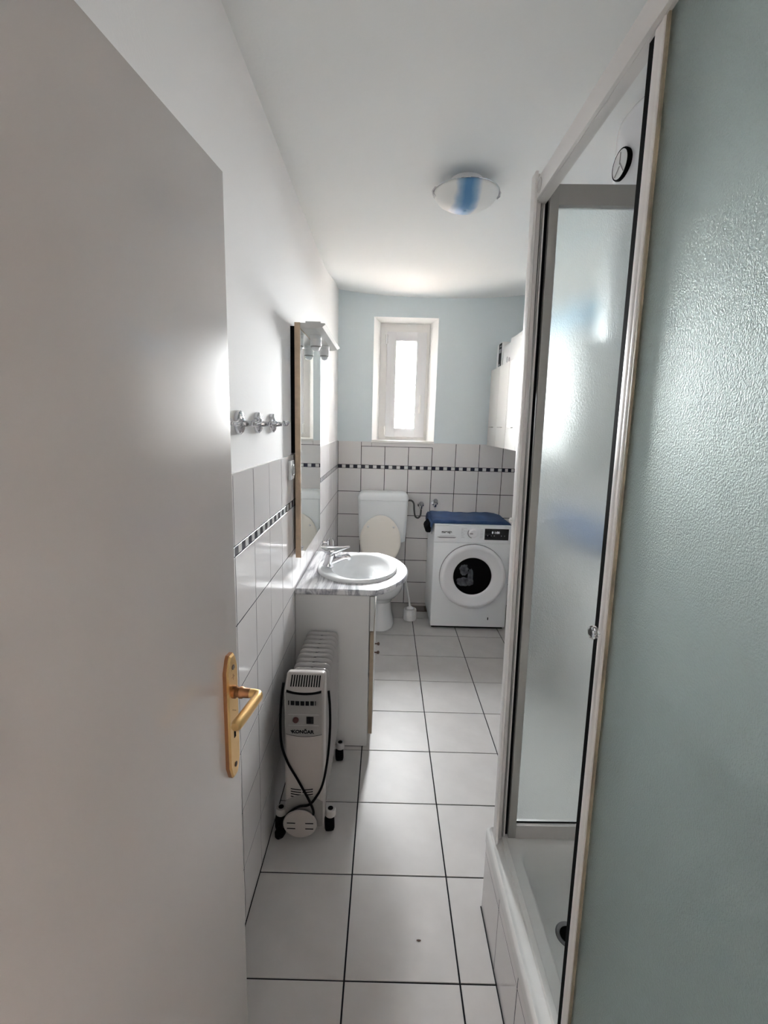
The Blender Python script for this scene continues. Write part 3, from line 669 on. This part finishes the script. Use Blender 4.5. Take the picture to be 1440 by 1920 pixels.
# wall socket, hooks, small hook
so_ = thing('wall_socket', 'white socket plate on the left wall tiles beside the mirror', 'socket', (0.0, 2.068, 1.382))
bx('plate', M['plastic'], so_, 0.0005, 0.012, 2.028, 2.108, 1.342, 1.422, bev=0.004)
bm = B(); lathe(bm, [(0.023, 0), (0.024, 0.004), (0.021, 0.006), (0.019, 0.004), (0.018, -0.002)], (0.012, 2.068, 1.382), axis=(1, 0, 0), seg=28); obj('insert', bm, M['laminate'], so_)
hk = ['chrome double robe hook nearest to the open door', 'middle chrome double robe hook on the left wall', 'chrome double robe hook nearest to the mirror']
for k, y in enumerate((1.375, 1.573, 1.775)):
    h = thing('robe_hook', hk[k], 'hook', (0, y, 1.578), 'robe hooks on the left wall')
    x0 = -0.009
    bm = B(); lathe(bm, [(0.033, 0), (0.034, 0.003), (0.033, 0.010), (0.028, 0.0145), (0.014, 0.017), (0.012, 0.02)], (x0, y, 1.579), axis=(1, 0, 0), seg=32); obj('rosette', bm, M['chrome'], h, angle=25)
    bm = B(); lathe(bm, [(0.012, 0.015), (0.0095, 0.022), (0.0075, 0.036), (0.007, 0.045)], (x0, y, 1.576), axis=(1, 0, 0), seg=20)
    for s in (-1, 1):
        tube(bm, smooth_path([(x0 + 0.042, y, 1.576), (x0 + 0.049, y + 0.014 * s, 1.5755), (x0 + 0.052, y + 0.030 * s, 1.577), (x0 + 0.056, y + 0.040 * s, 1.584)], 4), [0.0065] * 9 + [0.006, 0.0058, 0.0055, 0.005], 12)
    obj('double_hook', bm, M['chrome'], h)
# fourth hook, mostly hidden behind the open door
h = thing('robe_hook', 'chrome robe hook mostly hidden by the open door edge', 'hook', (0, 1.18, 1.578), 'robe hooks on the left wall')
bm = B(); lathe(bm, [(0.033, 0), (0.034, 0.003), (0.033, 0.010), (0.028, 0.0145), (0.014, 0.017), (0.012, 0.02)], (-0.009, 1.18, 1.579), axis=(1, 0, 0), seg=32); obj('rosette', bm, M['chrome'], h, angle=25)
bm = B(); lathe(bm, [(0.012, 0.015), (0.0095, 0.022), (0.0075, 0.036), (0.007, 0.045)], (-0.009, 1.18, 1.576), axis=(1, 0, 0), seg=20)
for s in (-1, 1): tube(bm, smooth_path([(0.033, 1.18, 1.576), (0.040, 1.18 + 0.014 * s, 1.5755), (0.043, 1.18 + 0.030 * s, 1.577), (0.047, 1.18 + 0.040 * s, 1.584)], 4), 0.006, 12)
obj('double_hook', bm, M['chrome'], h)
sv = thing('stop_valve', 'small chrome valve with a curved pipe on the left wall beyond the tap', 'valve', (0.0, 3.16, 0.79))
bm = B(); lathe(bm, [(0.022, 0), (0.022, 0.003), (0.012, 0.006), (0.010, 0.03)], (0.0, 3.16, 0.795), axis=(1, 0, 0), seg=18); lathe(bm, [(0.011, -0.016), (0.012, 0.014)], (0.036, 3.16, 0.795), seg=14); obj('body', bm, M['chrome'], sv)
bm = B(); tube(bm, smooth_path([(0.036, 3.16, 0.80), (0.045, 3.16, 0.825), (0.065, 3.16, 0.822), (0.072, 3.16, 0.78), (0.066, 3.16, 0.68)], 5), 0.004, 8); obj('pipe', bm, M['chrome'], sv)

# ------------------------------------------------------------------ oil radiator
he = thing('oil_radiator', 'white oil filled radiator on castors against the tiled left wall', 'heater', (0.14, 1.85, 0))
HX0, HX1, HY = 0.069, 0.212, 1.574
bm = B()
side = [(HY, 0.088), (HY, 0.640), (HY + 0.006, 0.648), (HY + 0.05, 0.684), (HY + 0.062, 0.686), (HY + 0.085, 0.680), (HY + 0.085, 0.088)]
prism(bm, [(HX0, y, z) for y, z in side], (HX1 - HX0, 0, 0))
bmesh.ops.bevel(bm, geom=[e for e in bm.edges if abs(e.verts[0].co.x - e.verts[1].co.x) < 1e-6], offset=0.012, segments=4, affect='EDGES', profile=0.5, clamp_overlap=True)
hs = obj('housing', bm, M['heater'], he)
# grey control panel with curved top and bottom edges
def arc_panel(bm, x0, x1, zt, zb, sag_t, sag_b, y0, y1, n=12):
    top = [(x0 + (x1 - x0) * k / n, zt - sag_t * (1 - (2 * k / n - 1) ** 2)) for k in range(n + 1)]
    bot = [(x0 + (x1 - x0) * k / n, zb - sag_b * (1 - (2 * k / n - 1) ** 2)) for k in range(n, -1, -1)]
    prism(bm, [(x, y1, z) for x, z in top + bot], (0, y0 - y1, 0))
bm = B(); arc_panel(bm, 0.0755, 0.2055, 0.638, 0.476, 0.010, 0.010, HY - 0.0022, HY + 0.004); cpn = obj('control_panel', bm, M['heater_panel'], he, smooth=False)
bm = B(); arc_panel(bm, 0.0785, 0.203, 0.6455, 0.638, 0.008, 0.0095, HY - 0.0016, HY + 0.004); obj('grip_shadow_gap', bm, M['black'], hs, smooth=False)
bm = B(); arc_panel(bm, 0.0755, 0.2055, 0.4755, 0.4735, 0.010, 0.010, HY - 0.0012, HY + 0.003); obj('panel_joint', bm, M['black'], hs, smooth=False)
for k, (a, b) in enumerate(((0.085, 0.089), (0.094, 0.107), (0.111, 0.125), (0.129, 0.143), (0.147, 0.160), (0.164, 0.177), (0.181, 0.184))):
    zc = 0.6 - 0.003 * (1 - ((a + b) / 2 / 0.135 - 1) ** 2 * 4)
    bx('vent_window', M['black_gloss'], cpn, a, b, HY - 0.003, HY, zc - 0.0085, zc + 0.0085)
bm = B(); lathe(bm, [(0.011, 0), (0.0105, 0.006), (0.009, 0.008)], (0.112, HY - 0.002, 0.532), axis=(0, -1, 0), seg=24); obj('thermostat_knob', bm, M['dark_red'], cpn, label='dark red round knob')
bm = B(); box(bm, 0.150, 0.176, HY - 0.0045, HY, 0.518, 0.546, 0.001); box(bm, 0.1535, 0.1725, HY - 0.007, HY - 0.004, 0.521, 0.543, 0.001); obj('switch', bm, M['black_gloss'], cpn)
for z in (0.5095, 0.552): bx('panel_ridge', M['alu_dark'], cpn, 0.085, 0.195, HY - 0.0028, HY, z, z + 0.0015)
text('lettering', 'KONČAR', 0.0175, M['ink'], cpn, (0.137, HY - 0.0022, 0.4845), (1, 0, 0), (0, 0, 1), sx=1.05, bold=0.0008)
bm = B(); prism(bm, [(0.092, HY - 0.0022, 0.490), (0.102, HY - 0.0022, 0.490), (0.099, HY - 0.0022, 0.4865), (0.0985, HY - 0.0022, 0.480)], (0, -0.0008, 0)); obj('emblem', bm, M['ink'], cpn, smooth=False)
bm = B()
for k in range(12):
    x = 0.090 + k * 0.0092
    y0, z0 = HY + 0.012, 0.6545; y1, z1 = HY + 0.044, 0.6806
    prism(bm, [(x, y0, z0 - 0.002), (x + 0.0042, y0, z0 - 0.002), (x + 0.0042 , y0, z0 + 0.0008), (x, y0, z0 + 0.0008)], (0.0, y1 - y0, z1 - z0))
obj('top_slots', bm, M['black'], hs, smooth=False)['kind'] = 'stuff'
bm = B()
for r_ in range(4):
    z = 0.250 - r_ * 0.0105
    for x0, x1 in ((0.091, 0.130), (0.134, 0.173)):
        n = 5
        up = [(x0 + (x1 - x0) * k / n) for k in range(n + 1)]
        f = lambda x: z - 0.005 * (1 - ((x - 0.132) / 0.042) ** 2)
        prism(bm, [(x, HY + 0.001, f(x) + 0.0018) for x in up] + [(x, HY + 0.001, f(x) - 0.0018) for x in up[::-1]], (0, -0.0018, 0))
obj('lower_slots', bm, M['black'], hs, smooth=False)['kind'] = 'stuff'
# cord winder
bm = B(); lathe(bm, [(0.045, 0.0), (0.045, 0.012), (0.062, 0.015), (0.063, 0.019), (0.060, 0.0225), (0.02, 0.023)], (0.128, HY, 0.118), axis=(0, -1, 0), seg=40, sy=0.92); cw = obj('cord_winder', bm, M['heater'], he)
for x0, x1 in ((0.080, 0.111), (0.148, 0.178)):
    for z in (0.124, 0.101): bx('winder_slot', M['black'], cw, x0, x1, HY - 0.0238, HY - 0.022, z - 0.0018, z + 0.0018)
bm = B(); arc_panel(bm, 0.0705, 0.2095, 0.196, 0.091, -0.03, 0, HY - 0.001, HY + 0.003); obj('cord_recess', bm, M['heater_panel'], hs, smooth=False)
# cable
bm = B()
cab = [(0.226, 1.60, 0.632), (0.233, 1.585, 0.572), (0.235, 1.57, 0.49), (0.228, 1.558, 0.385), (0.211, 1.556, 0.285), (0.184, 1.558, 0.225), (0.160, 1.560, 0.195), (0.124, 1.560, 0.186), (0.094, 1.561, 0.165), (0.066, 1.564, 0.127), (0.058, 1.58, 0.09)]
tube(bm, smooth_path(cab, 6), 0.0045, 10)
cab2 = [(0.063, 1.60, 0.66), (0.058, 1.585, 0.60), (0.056, 1.572, 0.52), (0.062, 1.562, 0.44), (0.083, 1.560, 0.37), (0.119, 1.560, 0.30), (0.155, 1.553, 0.235), (0.173, 1.549, 0.198), (0.178, 1.556, 0.165), (0.170, 1.566, 0.14)]
tube(bm, smooth_path(cab2, 6), 0.0045, 10)
obj('cable', bm, M['black'], he)
bm = B(); lathe(bm, [(0.010, 0), (0.019, 0.012), (0.020, 0.030), (0.014, 0.042), (0.006, 0.060)], (0.034, 1.590, 0.021), axis=(0.35, 0.9, 0.25), seg=16); obj('plug', bm, M['black'], he)
bm = B(); tube(bm, smooth_path([(0.058, 1.58, 0.09), (0.052, 1.60, 0.06), (0.050, 1.62, 0.045), (0.052, 1.640, 0.034)], 5), 0.0045, 8); obj('cable_end', bm, M['black'], he)
# fins
FX0, FX1 = 0.060, 0.212
def fin_mesh():
    bm = B(); cx_ = (FX0 + FX1) / 2
    def outline(y, gx, gz):
        P = []
        x0, x1, z0, z1, r = FX0 + gx, FX1 - gx, 0.095 + gz, 0.628 - gz, 0.028
        for px, pz, a0 in ((x1 - r, z1 - r, 0), (x0 + r, z1 - r, PI / 2), (x0 + r, z0 + r, PI), (x1 - r, z0 + r, 1.5 * PI)):
            for k in range(6):
                t = a0 + PI / 2 * k / 5; P.append(Vector((px + r * math.cos(t), y, pz + r * math.sin(t))))
        return P
    loft(bm, [outline(-0.017, 0.055, 0.010), outline(-0.013, 0.030, 0.004), outline(-0.005, 0.006, 0.003), outline(-0.002, 0.0, 0.0), outline(0.002, 0.0, 0.0), outline(0.005, 0.006, 0.003), outline(0.013, 0.030, 0.004), outline(0.017, 0.055, 0.010)])
    return bm
first = None
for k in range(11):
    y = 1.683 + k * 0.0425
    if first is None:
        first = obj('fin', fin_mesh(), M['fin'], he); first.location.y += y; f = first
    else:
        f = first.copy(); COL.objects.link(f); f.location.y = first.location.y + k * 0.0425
# castors
for y in (1.672, 2.075):
    bm = B(); box(bm, 0.022, 0.234, y - 0.012, y + 0.012, 0.066, 0.078, 0.002); ax = obj('axle_bar', bm, M['heater'], he)
    for x in (0.034, 0.229):
        bm = B(); lathe(bm, [(0.017, 0.058), (0.021, 0.062), (0.021, 0.082), (0.018, 0.088), (0.008, 0.089)], (x, y - 0.006, 0), seg=24, cap1=False); ck = obj('castor_cup', bm, M['cup'], ax)
        bm = B(); lathe(bm, [(0.0105, 0.056), (0.0105, 0.0905)], (x, y - 0.006, 0), seg=16); obj('castor_pin', bm, M['black'], ax)
        bm = B(); lathe(bm, [(0.018, -0.019), (0.027, -0.015), (0.0285, -0.006), (0.0285, 0.006), (0.027, 0.015), (0.018, 0.019)], (x - 0.003, y - 0.012, 0.0285), axis=(1, 0.15, 0), seg=28)
        box(bm, x - 0.012, x + 0.010, y - 0.020, y + 0.004, 0.035, 0.062, 0.003)
        obj('castor_wheel', bm, M['black'], ax)

# ------------------------------------------------------------------ toilet
to = thing('toilet', 'white toilet with raised cream seat lid and a plastic cistern', 'toilet', (0.40, 3.75, 0))
TX = 0.398
bm = B(); rg = []
def rsq(x0, x1, y0, y1, r, z): return rrect(x0, x1, y0, y1, r, z, 5)
for z, i in ((0.600, 0.030), (0.612, 0.014), (0.66, 0.010), (0.80, 0.004), (0.955, 0.0), (0.958, 0.0)): rg.append(rsq(0.188 + i, 0.608 - i, D - 0.178 + i * 0.5, D - 0.002, 0.03, z))
loft(bm, rg); obj('cistern', bm, M['cistern'], to)
bm = B(); rg = [rsq(0.186 + i, 0.610 - i, D - 0.184 + i, D - 0.002, 0.03, z) for z, i in ((0.958, 0.004), (0.962, 0.0), (0.985, 0.0), (1.012, 0.012), (1.022, 0.028), (1.024, 0.05))]
loft(bm, rg); obj('cistern_lid', bm, M['cistern'], to)
bm = B()
def tell(rx, y0, y1, z, p=2.3, n=48):
    cy_, ry = (y0 + y1) / 2, (y1 - y0) / 2; P = []
    for k in range(n):
        t = 2 * PI * k / n; c, s = math.cos(t), math.sin(t)
        P.append(Vector((TX + rx * math.copysign(abs(c) ** (2 / p), c), cy_ + ry * math.copysign(abs(s) ** (2 / p), s), z)))
    return P
loft(bm, [tell(0.112, 3.530, 3.99, 0.001), tell(0.110, 3.533, 3.985, 0.02), tell(0.092, 3.560, 3.96, 0.10), tell(0.082, 3.575, 3.95, 0.19), tell(0.080, 3.580, 3.95, 0.225), tell(0.098, 3.560, 3.955, 0.240), tell(0.140, 3.495, 3.975, 0.268), tell(0.166, 3.450, 3.99, 0.305), tell(0.179, 3.422, 4.0, 0.350), tell(0.183, 3.410, 4.0, 0.385), tell(0.180, 3.412, 4.0, 0.398), tell(0.150, 3.45, 3.88, 0.398), tell(0.140, 3.47, 3.86, 0.36), tell(0.09, 3.55, 3.80, 0.22), tell(0.04, 3.62, 3.74, 0.20)], True, True)
obj('bowl', bm, M['ceramic'], to, angle=60)
bm = B()
def seat_ring(k, z, y_sh=0.0): return [Vector((TX + 0.186 * k * math.cos(2 * PI * i / 48), 3.655 + 0.235 * (k if k < 1 else k) * math.sin(2 * PI * i / 48), z)) for i in range(48)]
loft(bm, [seat_ring(0.66, 0.402), seat_ring(1.0, 0.402), seat_ring(1.01, 0.410), seat_ring(0.97, 0.420), seat_ring(0.70, 0.420), seat_ring(0.66, 0.402)], False, False)
obj('seat', bm, M['cream'], to)
bm = B()
def lid(k, off):
    P = []
    for i in range(56):
        t = 2 * PI * i / 56; c, s = math.cos(t), math.sin(t)
        zz = 0.632 + 0.208 * k * s; xx = 0.382 + 0.172 * k * c * (1 + 0.06 * s * -1)
        P.append(Vector((xx, 3.935 + (zz - 0.42) * 0.075 - off, zz)))
    return P
loft(bm, [lid(0.97, -0.006), lid(1.0, -0.003), lid(1.0, 0.004), lid(0.97, 0.009), lid(0.90, 0.010)])
ld = obj('seat_lid', bm, M['cream'], to, label='raised oval cream lid')
for x in (0.278, 0.492):
    bm = B(); lathe(bm, [(0.008, 0), (0.009, 0.004), (0.005, 0.009)], (x, 3.945, 0.745), axis=(0, -1, 0.05), seg=14); obj('buffer', bm, M['plastic'], ld)
for x in (0.315, 0.455):
    bm = B(); lathe(bm, [(0.014, -0.02), (0.014, 0.02)], (x, 3.915, 0.425), axis=(1, 0, 0), seg=14); obj('hinge', bm, M['cream'], to)
# supply hose and valves
hs_ = thing('supply_hose', 'dark braided hose looping from the cistern to a wall valve', 'hose', (0.68, 4.12, 0.9))
bm = B(); tube(bm, smooth_path([(0.607, 4.10, 0.950), (0.640, 4.10, 0.950), (0.662, 4.10, 0.925), (0.668, 4.10, 0.865), (0.678, 4.10, 0.815), (0.702, 4.10, 0.800), (0.722, 4.10, 0.822), (0.727, 4.10, 0.875)], 6), 0.0075, 12); obj('hose', bm, M['hose'], hs_)
def valve(name, label, x, z, up):
    v = thing(name, label, 'valve', (x, D, z))
    bm = B(); lathe(bm, [(0.028, 0), (0.027, 0.005), (0.012, 0.010), (0.012, 0.045)], (x, D - 0.0005, z), axis=(0, -1, 0), seg=20); lathe(bm, [(0.012, -0.030), (0.015, -0.024), (0.015, 0.016), (0.011, 0.022)], (x, D - 0.045, z), seg=16); obj('body', bm, M['chrome'], v)
    bm = B(); lathe(bm, [(0.010, 0.0), (0.017, 0.004), (0.020, 0.010), (0.020, 0.022), (0.014, 0.028)], (x, D - 0.052, z + up), axis=(0, -1, 0.3), seg=9); obj('valve_knob', bm, M['steel'], v)
    return v
valve('angle_valve', 'chrome angle valve ending the hose beside the cistern', 0.727, 0.905, 0.014)
wv = valve('angle_valve', 'chrome angle valve above the blue cover of the washing machine', 0.848, 0.925, 0.022)
bm = B(); tube(bm, smooth_path([(0.848, D - 0.045, 0.90), (0.850, D - 0.044, 0.89), (0.852, D - 0.042, 0.876)], 4), 0.010, 10); obj('tap_hose', bm, M['alu'], wv)
# toilet brush
br = thing('toilet_brush', 'white toilet brush standing in a round holder beside the toilet', 'brush', (0.645, 3.79, 0))
bm = B(); lathe(bm, [(0.050, 0.0), (0.053, 0.004), (0.052, 0.085), (0.050, 0.092), (0.044, 0.092), (0.044, 0.03)], (0.645, 3.79, 0.001), seg=36); obj('holder', bm, M['plastic'], br)
bm = B(); lathe(bm, [(0.030, 0.04), (0.036, 0.06), (0.030, 0.10), (0.012, 0.115)], (0.645, 3.79, 0), seg=20); obj('brush_head', bm, M['plastic'], br)
bm = B(); tube(bm, [(0.645, 3.79, 0.10), (0.632, 3.80, 0.17), (0.606, 3.83, 0.31), (0.596, 3.84, 0.36)], [0.010, 0.006, 0.006, 0.009], 12); obj('stick', bm, M['plastic'], br)
# floor drain
fd = thing('floor_drain', 'dark square floor drain by the back wall beside the brush', 'drain', (0.735, 4.03, 0))
bm = B(); box(bm, 0.668, 0.802, 3.965, 4.095, 0.0, 0.003, 0.001); obj('cover', bm, M['brown'], fd)
for k in range(5): bx('bar', M['steel'], fd, 0.688, 0.782, 3.982 + k * 0.022, 3.990 + k * 0.022, 0.0028, 0.0042)

# ------------------------------------------------------------------ washing machine
wm = thing('washing_machine', 'white front loading washing machine with a blue cover on top', 'washing machine', (1.09, 3.88, 0))
WX, WX2, WY, WH = 0.798, 1.390, 3.617, 0.850
bm = B(); box(bm, WX, WX2, WY + 0.018, D - 0.01, 0.022, WH - 0.012, 0.004); bd = obj('body', bm, M['appliance'], wm)
for zg in (0.28, 0.58): pass
bm = B(); box(bm, WX + 0.012, WX2 - 0.012, WY + 0.03, D - 0.02, 0.001, 0.0215); obj('plinth', bm, M['black'], wm)
bm = B(); box(bm, WX + 0.001, WX2 - 0.001, WY, WY + 0.0175, 0.024, 0.706, 0.003); fr = obj('front_panel', bm, M['appliance'], wm)
bm = B(); box(bm, WX + 0.001, WX2 - 0.001, WY - 0.003, WY + 0.0175, 0.7085, WH - 0.0135, 0.003); cpw = obj('control_panel', bm, M['appliance'], wm)
bm = B(); box(bm, WX - 0.001, WX2 + 0.001, WY - 0.004, D - 0.012, WH - 0.0125, WH, 0.003); obj('top', bm, M['appliance'], wm)
bm = B(); box(bm, WX + 0.002, WX + 0.010, WY + 0.05, D - 0.06, 0.08, 0.78); 
yp = WY - 0.003
bm.free()
# drawer
bm = B(); prism(bm, [(0.815, yp, 0.745), (0.975, yp, 0.745), (0.960, yp, 0.716), (0.830, yp, 0.716)], (0, -0.004, 0)); dw = obj('drawer', bm, M['appliance_door'], cpw, smooth=False)
bm = B(); prism(bm, [(0.822, yp, 0.7505), (0.968, yp, 0.7505), (0.955, yp, 0.7425), (0.838, yp, 0.7425)], (0, -0.0045, 0)); obj('drawer_grip', bm, M['panel_print'], cpw, smooth=False)
bm = B(); lathe(bm, [(0.036, 0), (0.036, 0.004), (0.030, 0.010), (0.029, 0.024), (0.026, 0.027)], (1.095, yp, 0.785), axis=(0, -1, 0), seg=36); dl = obj('dial', bm, M['appliance_door'], cpw)
bm = B(); box(bm, 1.066, 1.090, yp - 0.028, yp - 0.026, 0.783, 0.788); obj('dial_mark', bm, M['ink'], cpw)
bm = B()
n = 14
for k in range(n):
    t = math.radians(150 + 110 * k / n); c = Vector((1.095 + 0.039 * math.cos(t), 0, 0.785 + 0.039 * math.sin(t)))
    box(bm, c.x - 0.003, c.x + 0.003, yp - 0.0015, yp, c.z - 0.003, c.z + 0.003)
obj('dial_scale', bm, M['panel_print'], cpw)['kind'] = 'stuff'
bm = B()
for r_ in range(6):
    box(bm, 1.006, 1.030 if r_ % 2 else 1.022, yp - 0.0008, yp, 0.812 - r_ * 0.0125, 0.8145 - r_ * 0.0125)
    box(bm, 1.150, 1.172, yp - 0.0008, yp, 0.812 - r_ * 0.0125, 0.8140 - r_ * 0.0125)
box(bm, 1.008, 1.0095, yp - 0.0008, yp, 0.775, 0.822); box(bm, 1.008, 1.046, yp - 0.0008, yp, 0.8205, 0.822); box(bm, 1.03, 1.06, yp - 0.0008, yp, 0.7985, 0.7995)
box(bm, 0.84, 0.955, yp - 0.0008, yp, 0.7585, 0.7610)
obj('programme_print', bm, mat('faint_print', (0.52, 0.52, 0.54), 0.5), cpw)['kind'] = 'stuff'
text('lettering', 'gorenje', 0.026, M['ink'], cpw, (0.893, yp, 0.789), (1, 0, 0), (0, 0, 1), sx=1.0, bold=0.0008)
bm = B(); box(bm, 1.184, 1.368, yp - 0.002, yp, 0.735, 0.823, 0.0008); ds = obj('display', bm, M['black_gloss'], cpw)
text('digits', '8 1:00', 0.024, M['led'], cpw, (1.268, yp - 0.002, 0.793), (1, 0, 0), (0, 0, 1), depth=0.0003)
bm = B()
for x in (1.205, 1.232, 1.256, 1.310, 1.335): box(bm, x, x + 0.005, yp - 0.0028, yp - 0.0015, 0.765, 0.772)
obj('touch_symbols', bm, M['panel_print'], cpw)['kind'] = 'stuff'
# porthole
PC = (1.108, WY, 0.442)
bm = B(); lathe(bm, [(0.246, 0.0), (0.246, 0.006), (0.254, 0.008), (0.256, 0.022), (0.250, 0.034), (0.238, 0.041), (0.226, 0.042), (0.216, 0.036), (0.165, 0.024), (0.154, 0.018), (0.148, 0.004)], PC, axis=(0, -1, 0), seg=72, cap0=False, cap1=False); dor = obj('door', bm, M['appliance_door'], wm, label='round white porthole door')
bm = B(); lathe(bm, [(0.1495, 0.0095), (0.001, 0.0096)], PC, axis=(0, -1, 0), seg=48, cap0=False)
sg = clear_pane('smoked_glass'); sg.node_tree.nodes['Transparent BSDF'].inputs['Color'].default_value = (0.62, 0.62, 0.64, 1); sg.node_tree.nodes['Fresnel'].inputs['IOR'].default_value = 1.18
pgl = obj('door_glass', bm, sg, dor)
bm = B(); lathe(bm, [(0.258, 0.0), (0.258, 0.0016), (0.246, 0.0018)], PC, axis=(0, -1, 0), seg=72, cap1=False, cap0=False); obj('door_gap_shade', bm, M['panel_print'], wm)  # flat grey ring stands in for the shadow around the porthole door
bm = B(); lathe(bm, [(0.1495, 0.0005), (0.1495, 0.006), (0.147, 0.006), (0.145, 0.0015), (0.001, 0.0012)], PC, axis=(0, -1, 0), seg=48, cap0=False, cap1=False); obj('drum_seal', bm, M['black'], dor)
bm = B(); random.seed(3)
from mathutils import noise
for cx_, cz_, rx, rz in ((-0.062, -0.045, 0.052, 0.034), (-0.066, 0.05, 0.032, 0.042), (-0.014, 0.0, 0.020, 0.058), (-0.02, -0.05, 0.034, 0.026)):
    q = bmesh.ops.create_icosphere(bm, subdivisions=4, radius=1.0)['verts']
    for v in q:
        n_ = 1 + 0.35 * noise.noise(v.co * 2.3 + Vector((cx_ * 90, cz_ * 70, 3)))
        v.co = Vector((PC[0] + cx_ + v.co.x * rx * n_, WY - 0.0050 + v.co.y * 0.0028 * n_, PC[2] + cz_ + v.co.z * rz * n_))
la = obj('laundry', bm, M['laundry'], dor, label='crumpled grey white laundry behind the glass')
bm = B(); box(bm, 1.248, 1.255, WY - 0.0012, WY, 0.083, 0.105); obj('filter_mark', bm, M['ink'], fr)
# blue cover
bc = thing('machine_cover', 'dark blue cloth cover lying on the washing machine', 'cover', (1.08, 3.88, WH))
bm = B(); nx, ny = 44, 20
def cover(u, v):
    x = 0.783 + 0.607 * u; y = WY + 0.012 + 0.455 * v
    if v > 0.75: x = x - (0.05 * (v - 0.75) / 0.25) * max(0, (u - 0.6) / 0.4)
    z = WH + 0.022 + 0.003 * math.sin(u * 9 + v * 4) * math.sin(v * 5) + 0.002 * math.sin(u * 31)
    e = min(u / 0.03, (1 - u) / 0.04, v / 0.05, (1 - v) / 0.06, 1.0)
    z = WH + 0.003 + (z - WH - 0.003) * math.sqrt(max(0.0, e))
    return Vector((x, y, z))
g = [[bm.verts.new(cover(i / nx, j / ny)) for j in range(ny + 1)] for i in range(nx + 1)]
for i in range(nx):
    for j in range(ny): bm.faces.new((g[i][j], g[i + 1][j], g[i + 1][j + 1], g[i][j + 1]))
o = obj('cloth', bm, M['blue_cloth'], bc); s_ = o.modifiers.new('thickness', 'SOLIDIFY'); s_.thickness = 0.0025; s_.offset = -1
bm = B()
fl = [[(0.790, WY + 0.012, WH + 0.004), (0.782, WY + 0.014, WH - 0.02), (0.781, WY + 0.016, WH - 0.06), (0.783, WY + 0.02, WH - 0.085)],
      [(0.788, WY + 0.05, WH + 0.012), (0.778, WY + 0.05, WH - 0.01), (0.777, WY + 0.05, WH - 0.03), (0.779, WY + 0.05, WH - 0.045)],
      [(0.788, WY + 0.25, WH + 0.012), (0.776, WY + 0.25, WH - 0.01), (0.772, WY + 0.25, WH - 0.03), (0.772, WY + 0.25, WH - 0.05)],
      [(0.788, WY + 0.48, WH + 0.012), (0.774, WY + 0.48, WH - 0.01), (0.770, WY + 0.48, WH - 0.04), (0.770, WY + 0.48, WH - 0.06)]]
gv = [[bm.verts.new(p) for p in r] for r in fl]
for a, b in zip(gv, gv[1:]):
    for j in range(3): bm.faces.new((a[j], a[j + 1], b[j + 1], b[j]))
o = obj('side_flap', bm, M['blue_cloth'], bc); s_ = o.modifiers.new('thickness', 'SOLIDIFY'); s_.thickness = 0.002
bm = B(); prism(bm, [(0.782, WY + 0.10, WH - 0.01), (0.770, WY + 0.10, WH - 0.012), (0.735, WY + 0.10, WH - 0.055), (0.742, WY + 0.10, WH - 0.092), (0.782, WY + 0.10, WH - 0.092)], (0, 0.20, 0))
bmesh.ops.bevel(bm, geom=bm.edges[:], offset=0.006, segments=2, affect='EDGES')
obj('side_pocket', bm, M['dark_cloth'], bc, label='black pocket hanging over the left side')

# ------------------------------------------------------------------ ceiling lamp
LC = Vector((0.707, 2.15, 2.505))
la_ = thing('ceiling_lamp', 'round frosted glass ceiling lamp with a blue marbled streak', 'lamp', (0.707, 2.15, 2.562))
bm = B(); lathe(bm, [(0.060, 2.535), (0.064, 2.540), (0.064, 2.5615)], (LC.x, LC.y, 0), seg=40); obj('base_plate', bm, M['plastic'], la_)
bm = B(); lathe(bm, [(0.129, 0.010), (0.130, 0.004), (0.127, -0.004), (0.112, -0.022), (0.085, -0.038), (0.05, -0.049), (0.015, -0.054), (0.0005, -0.0545)], LC, seg=64, cap0=False, cap1=False)
sh = obj('shade', bm, M['shade'], la_); s_ = sh.modifiers.new('thickness', 'SOLIDIFY'); s_.thickness = 0.003
for v in sh.data.vertices: v.co -= Vector((0, 0, 0))
bm = B(); tube(bm, [LC + Vector((0.1325 * math.cos(t), 0.1325 * math.sin(t), 0.008)) for t in (2 * PI * k / 64 for k in range(65))], 0.0018, 6); obj('rim', bm, M['chrome'], la_)
for t in (math.radians(184), math.radians(-3), math.radians(90)):
    d = Vector((math.cos(t), math.sin(t), 0))
    bm = B(); tube(bm, [LC + d * 0.085 + Vector((0, 0, 0.026)), LC + d * 0.128 + Vector((0, 0, 0.022)), LC + d * 0.136 + Vector((0, 0, 0.010)), LC + d * 0.133 + Vector((0, 0, -0.003)), LC + d * 0.124 + Vector((0, 0, -0.010))], 0.0045, 10); obj('clip', bm, M['chrome'], la_)

# tiny dark speck lying on the floor tile
sp = thing('floor_speck', 'tiny dark speck lying on the near floor tile', 'speck', (0.555, 1.245, 0))
bm = B(); lathe(bm, [(0.002, 0), (0.0035, 0.001), (0.001, 0.0022)], (0.553, 1.247, 0.0), seg=8, sy=2.2); obj('grain', bm, M['brown'], sp)
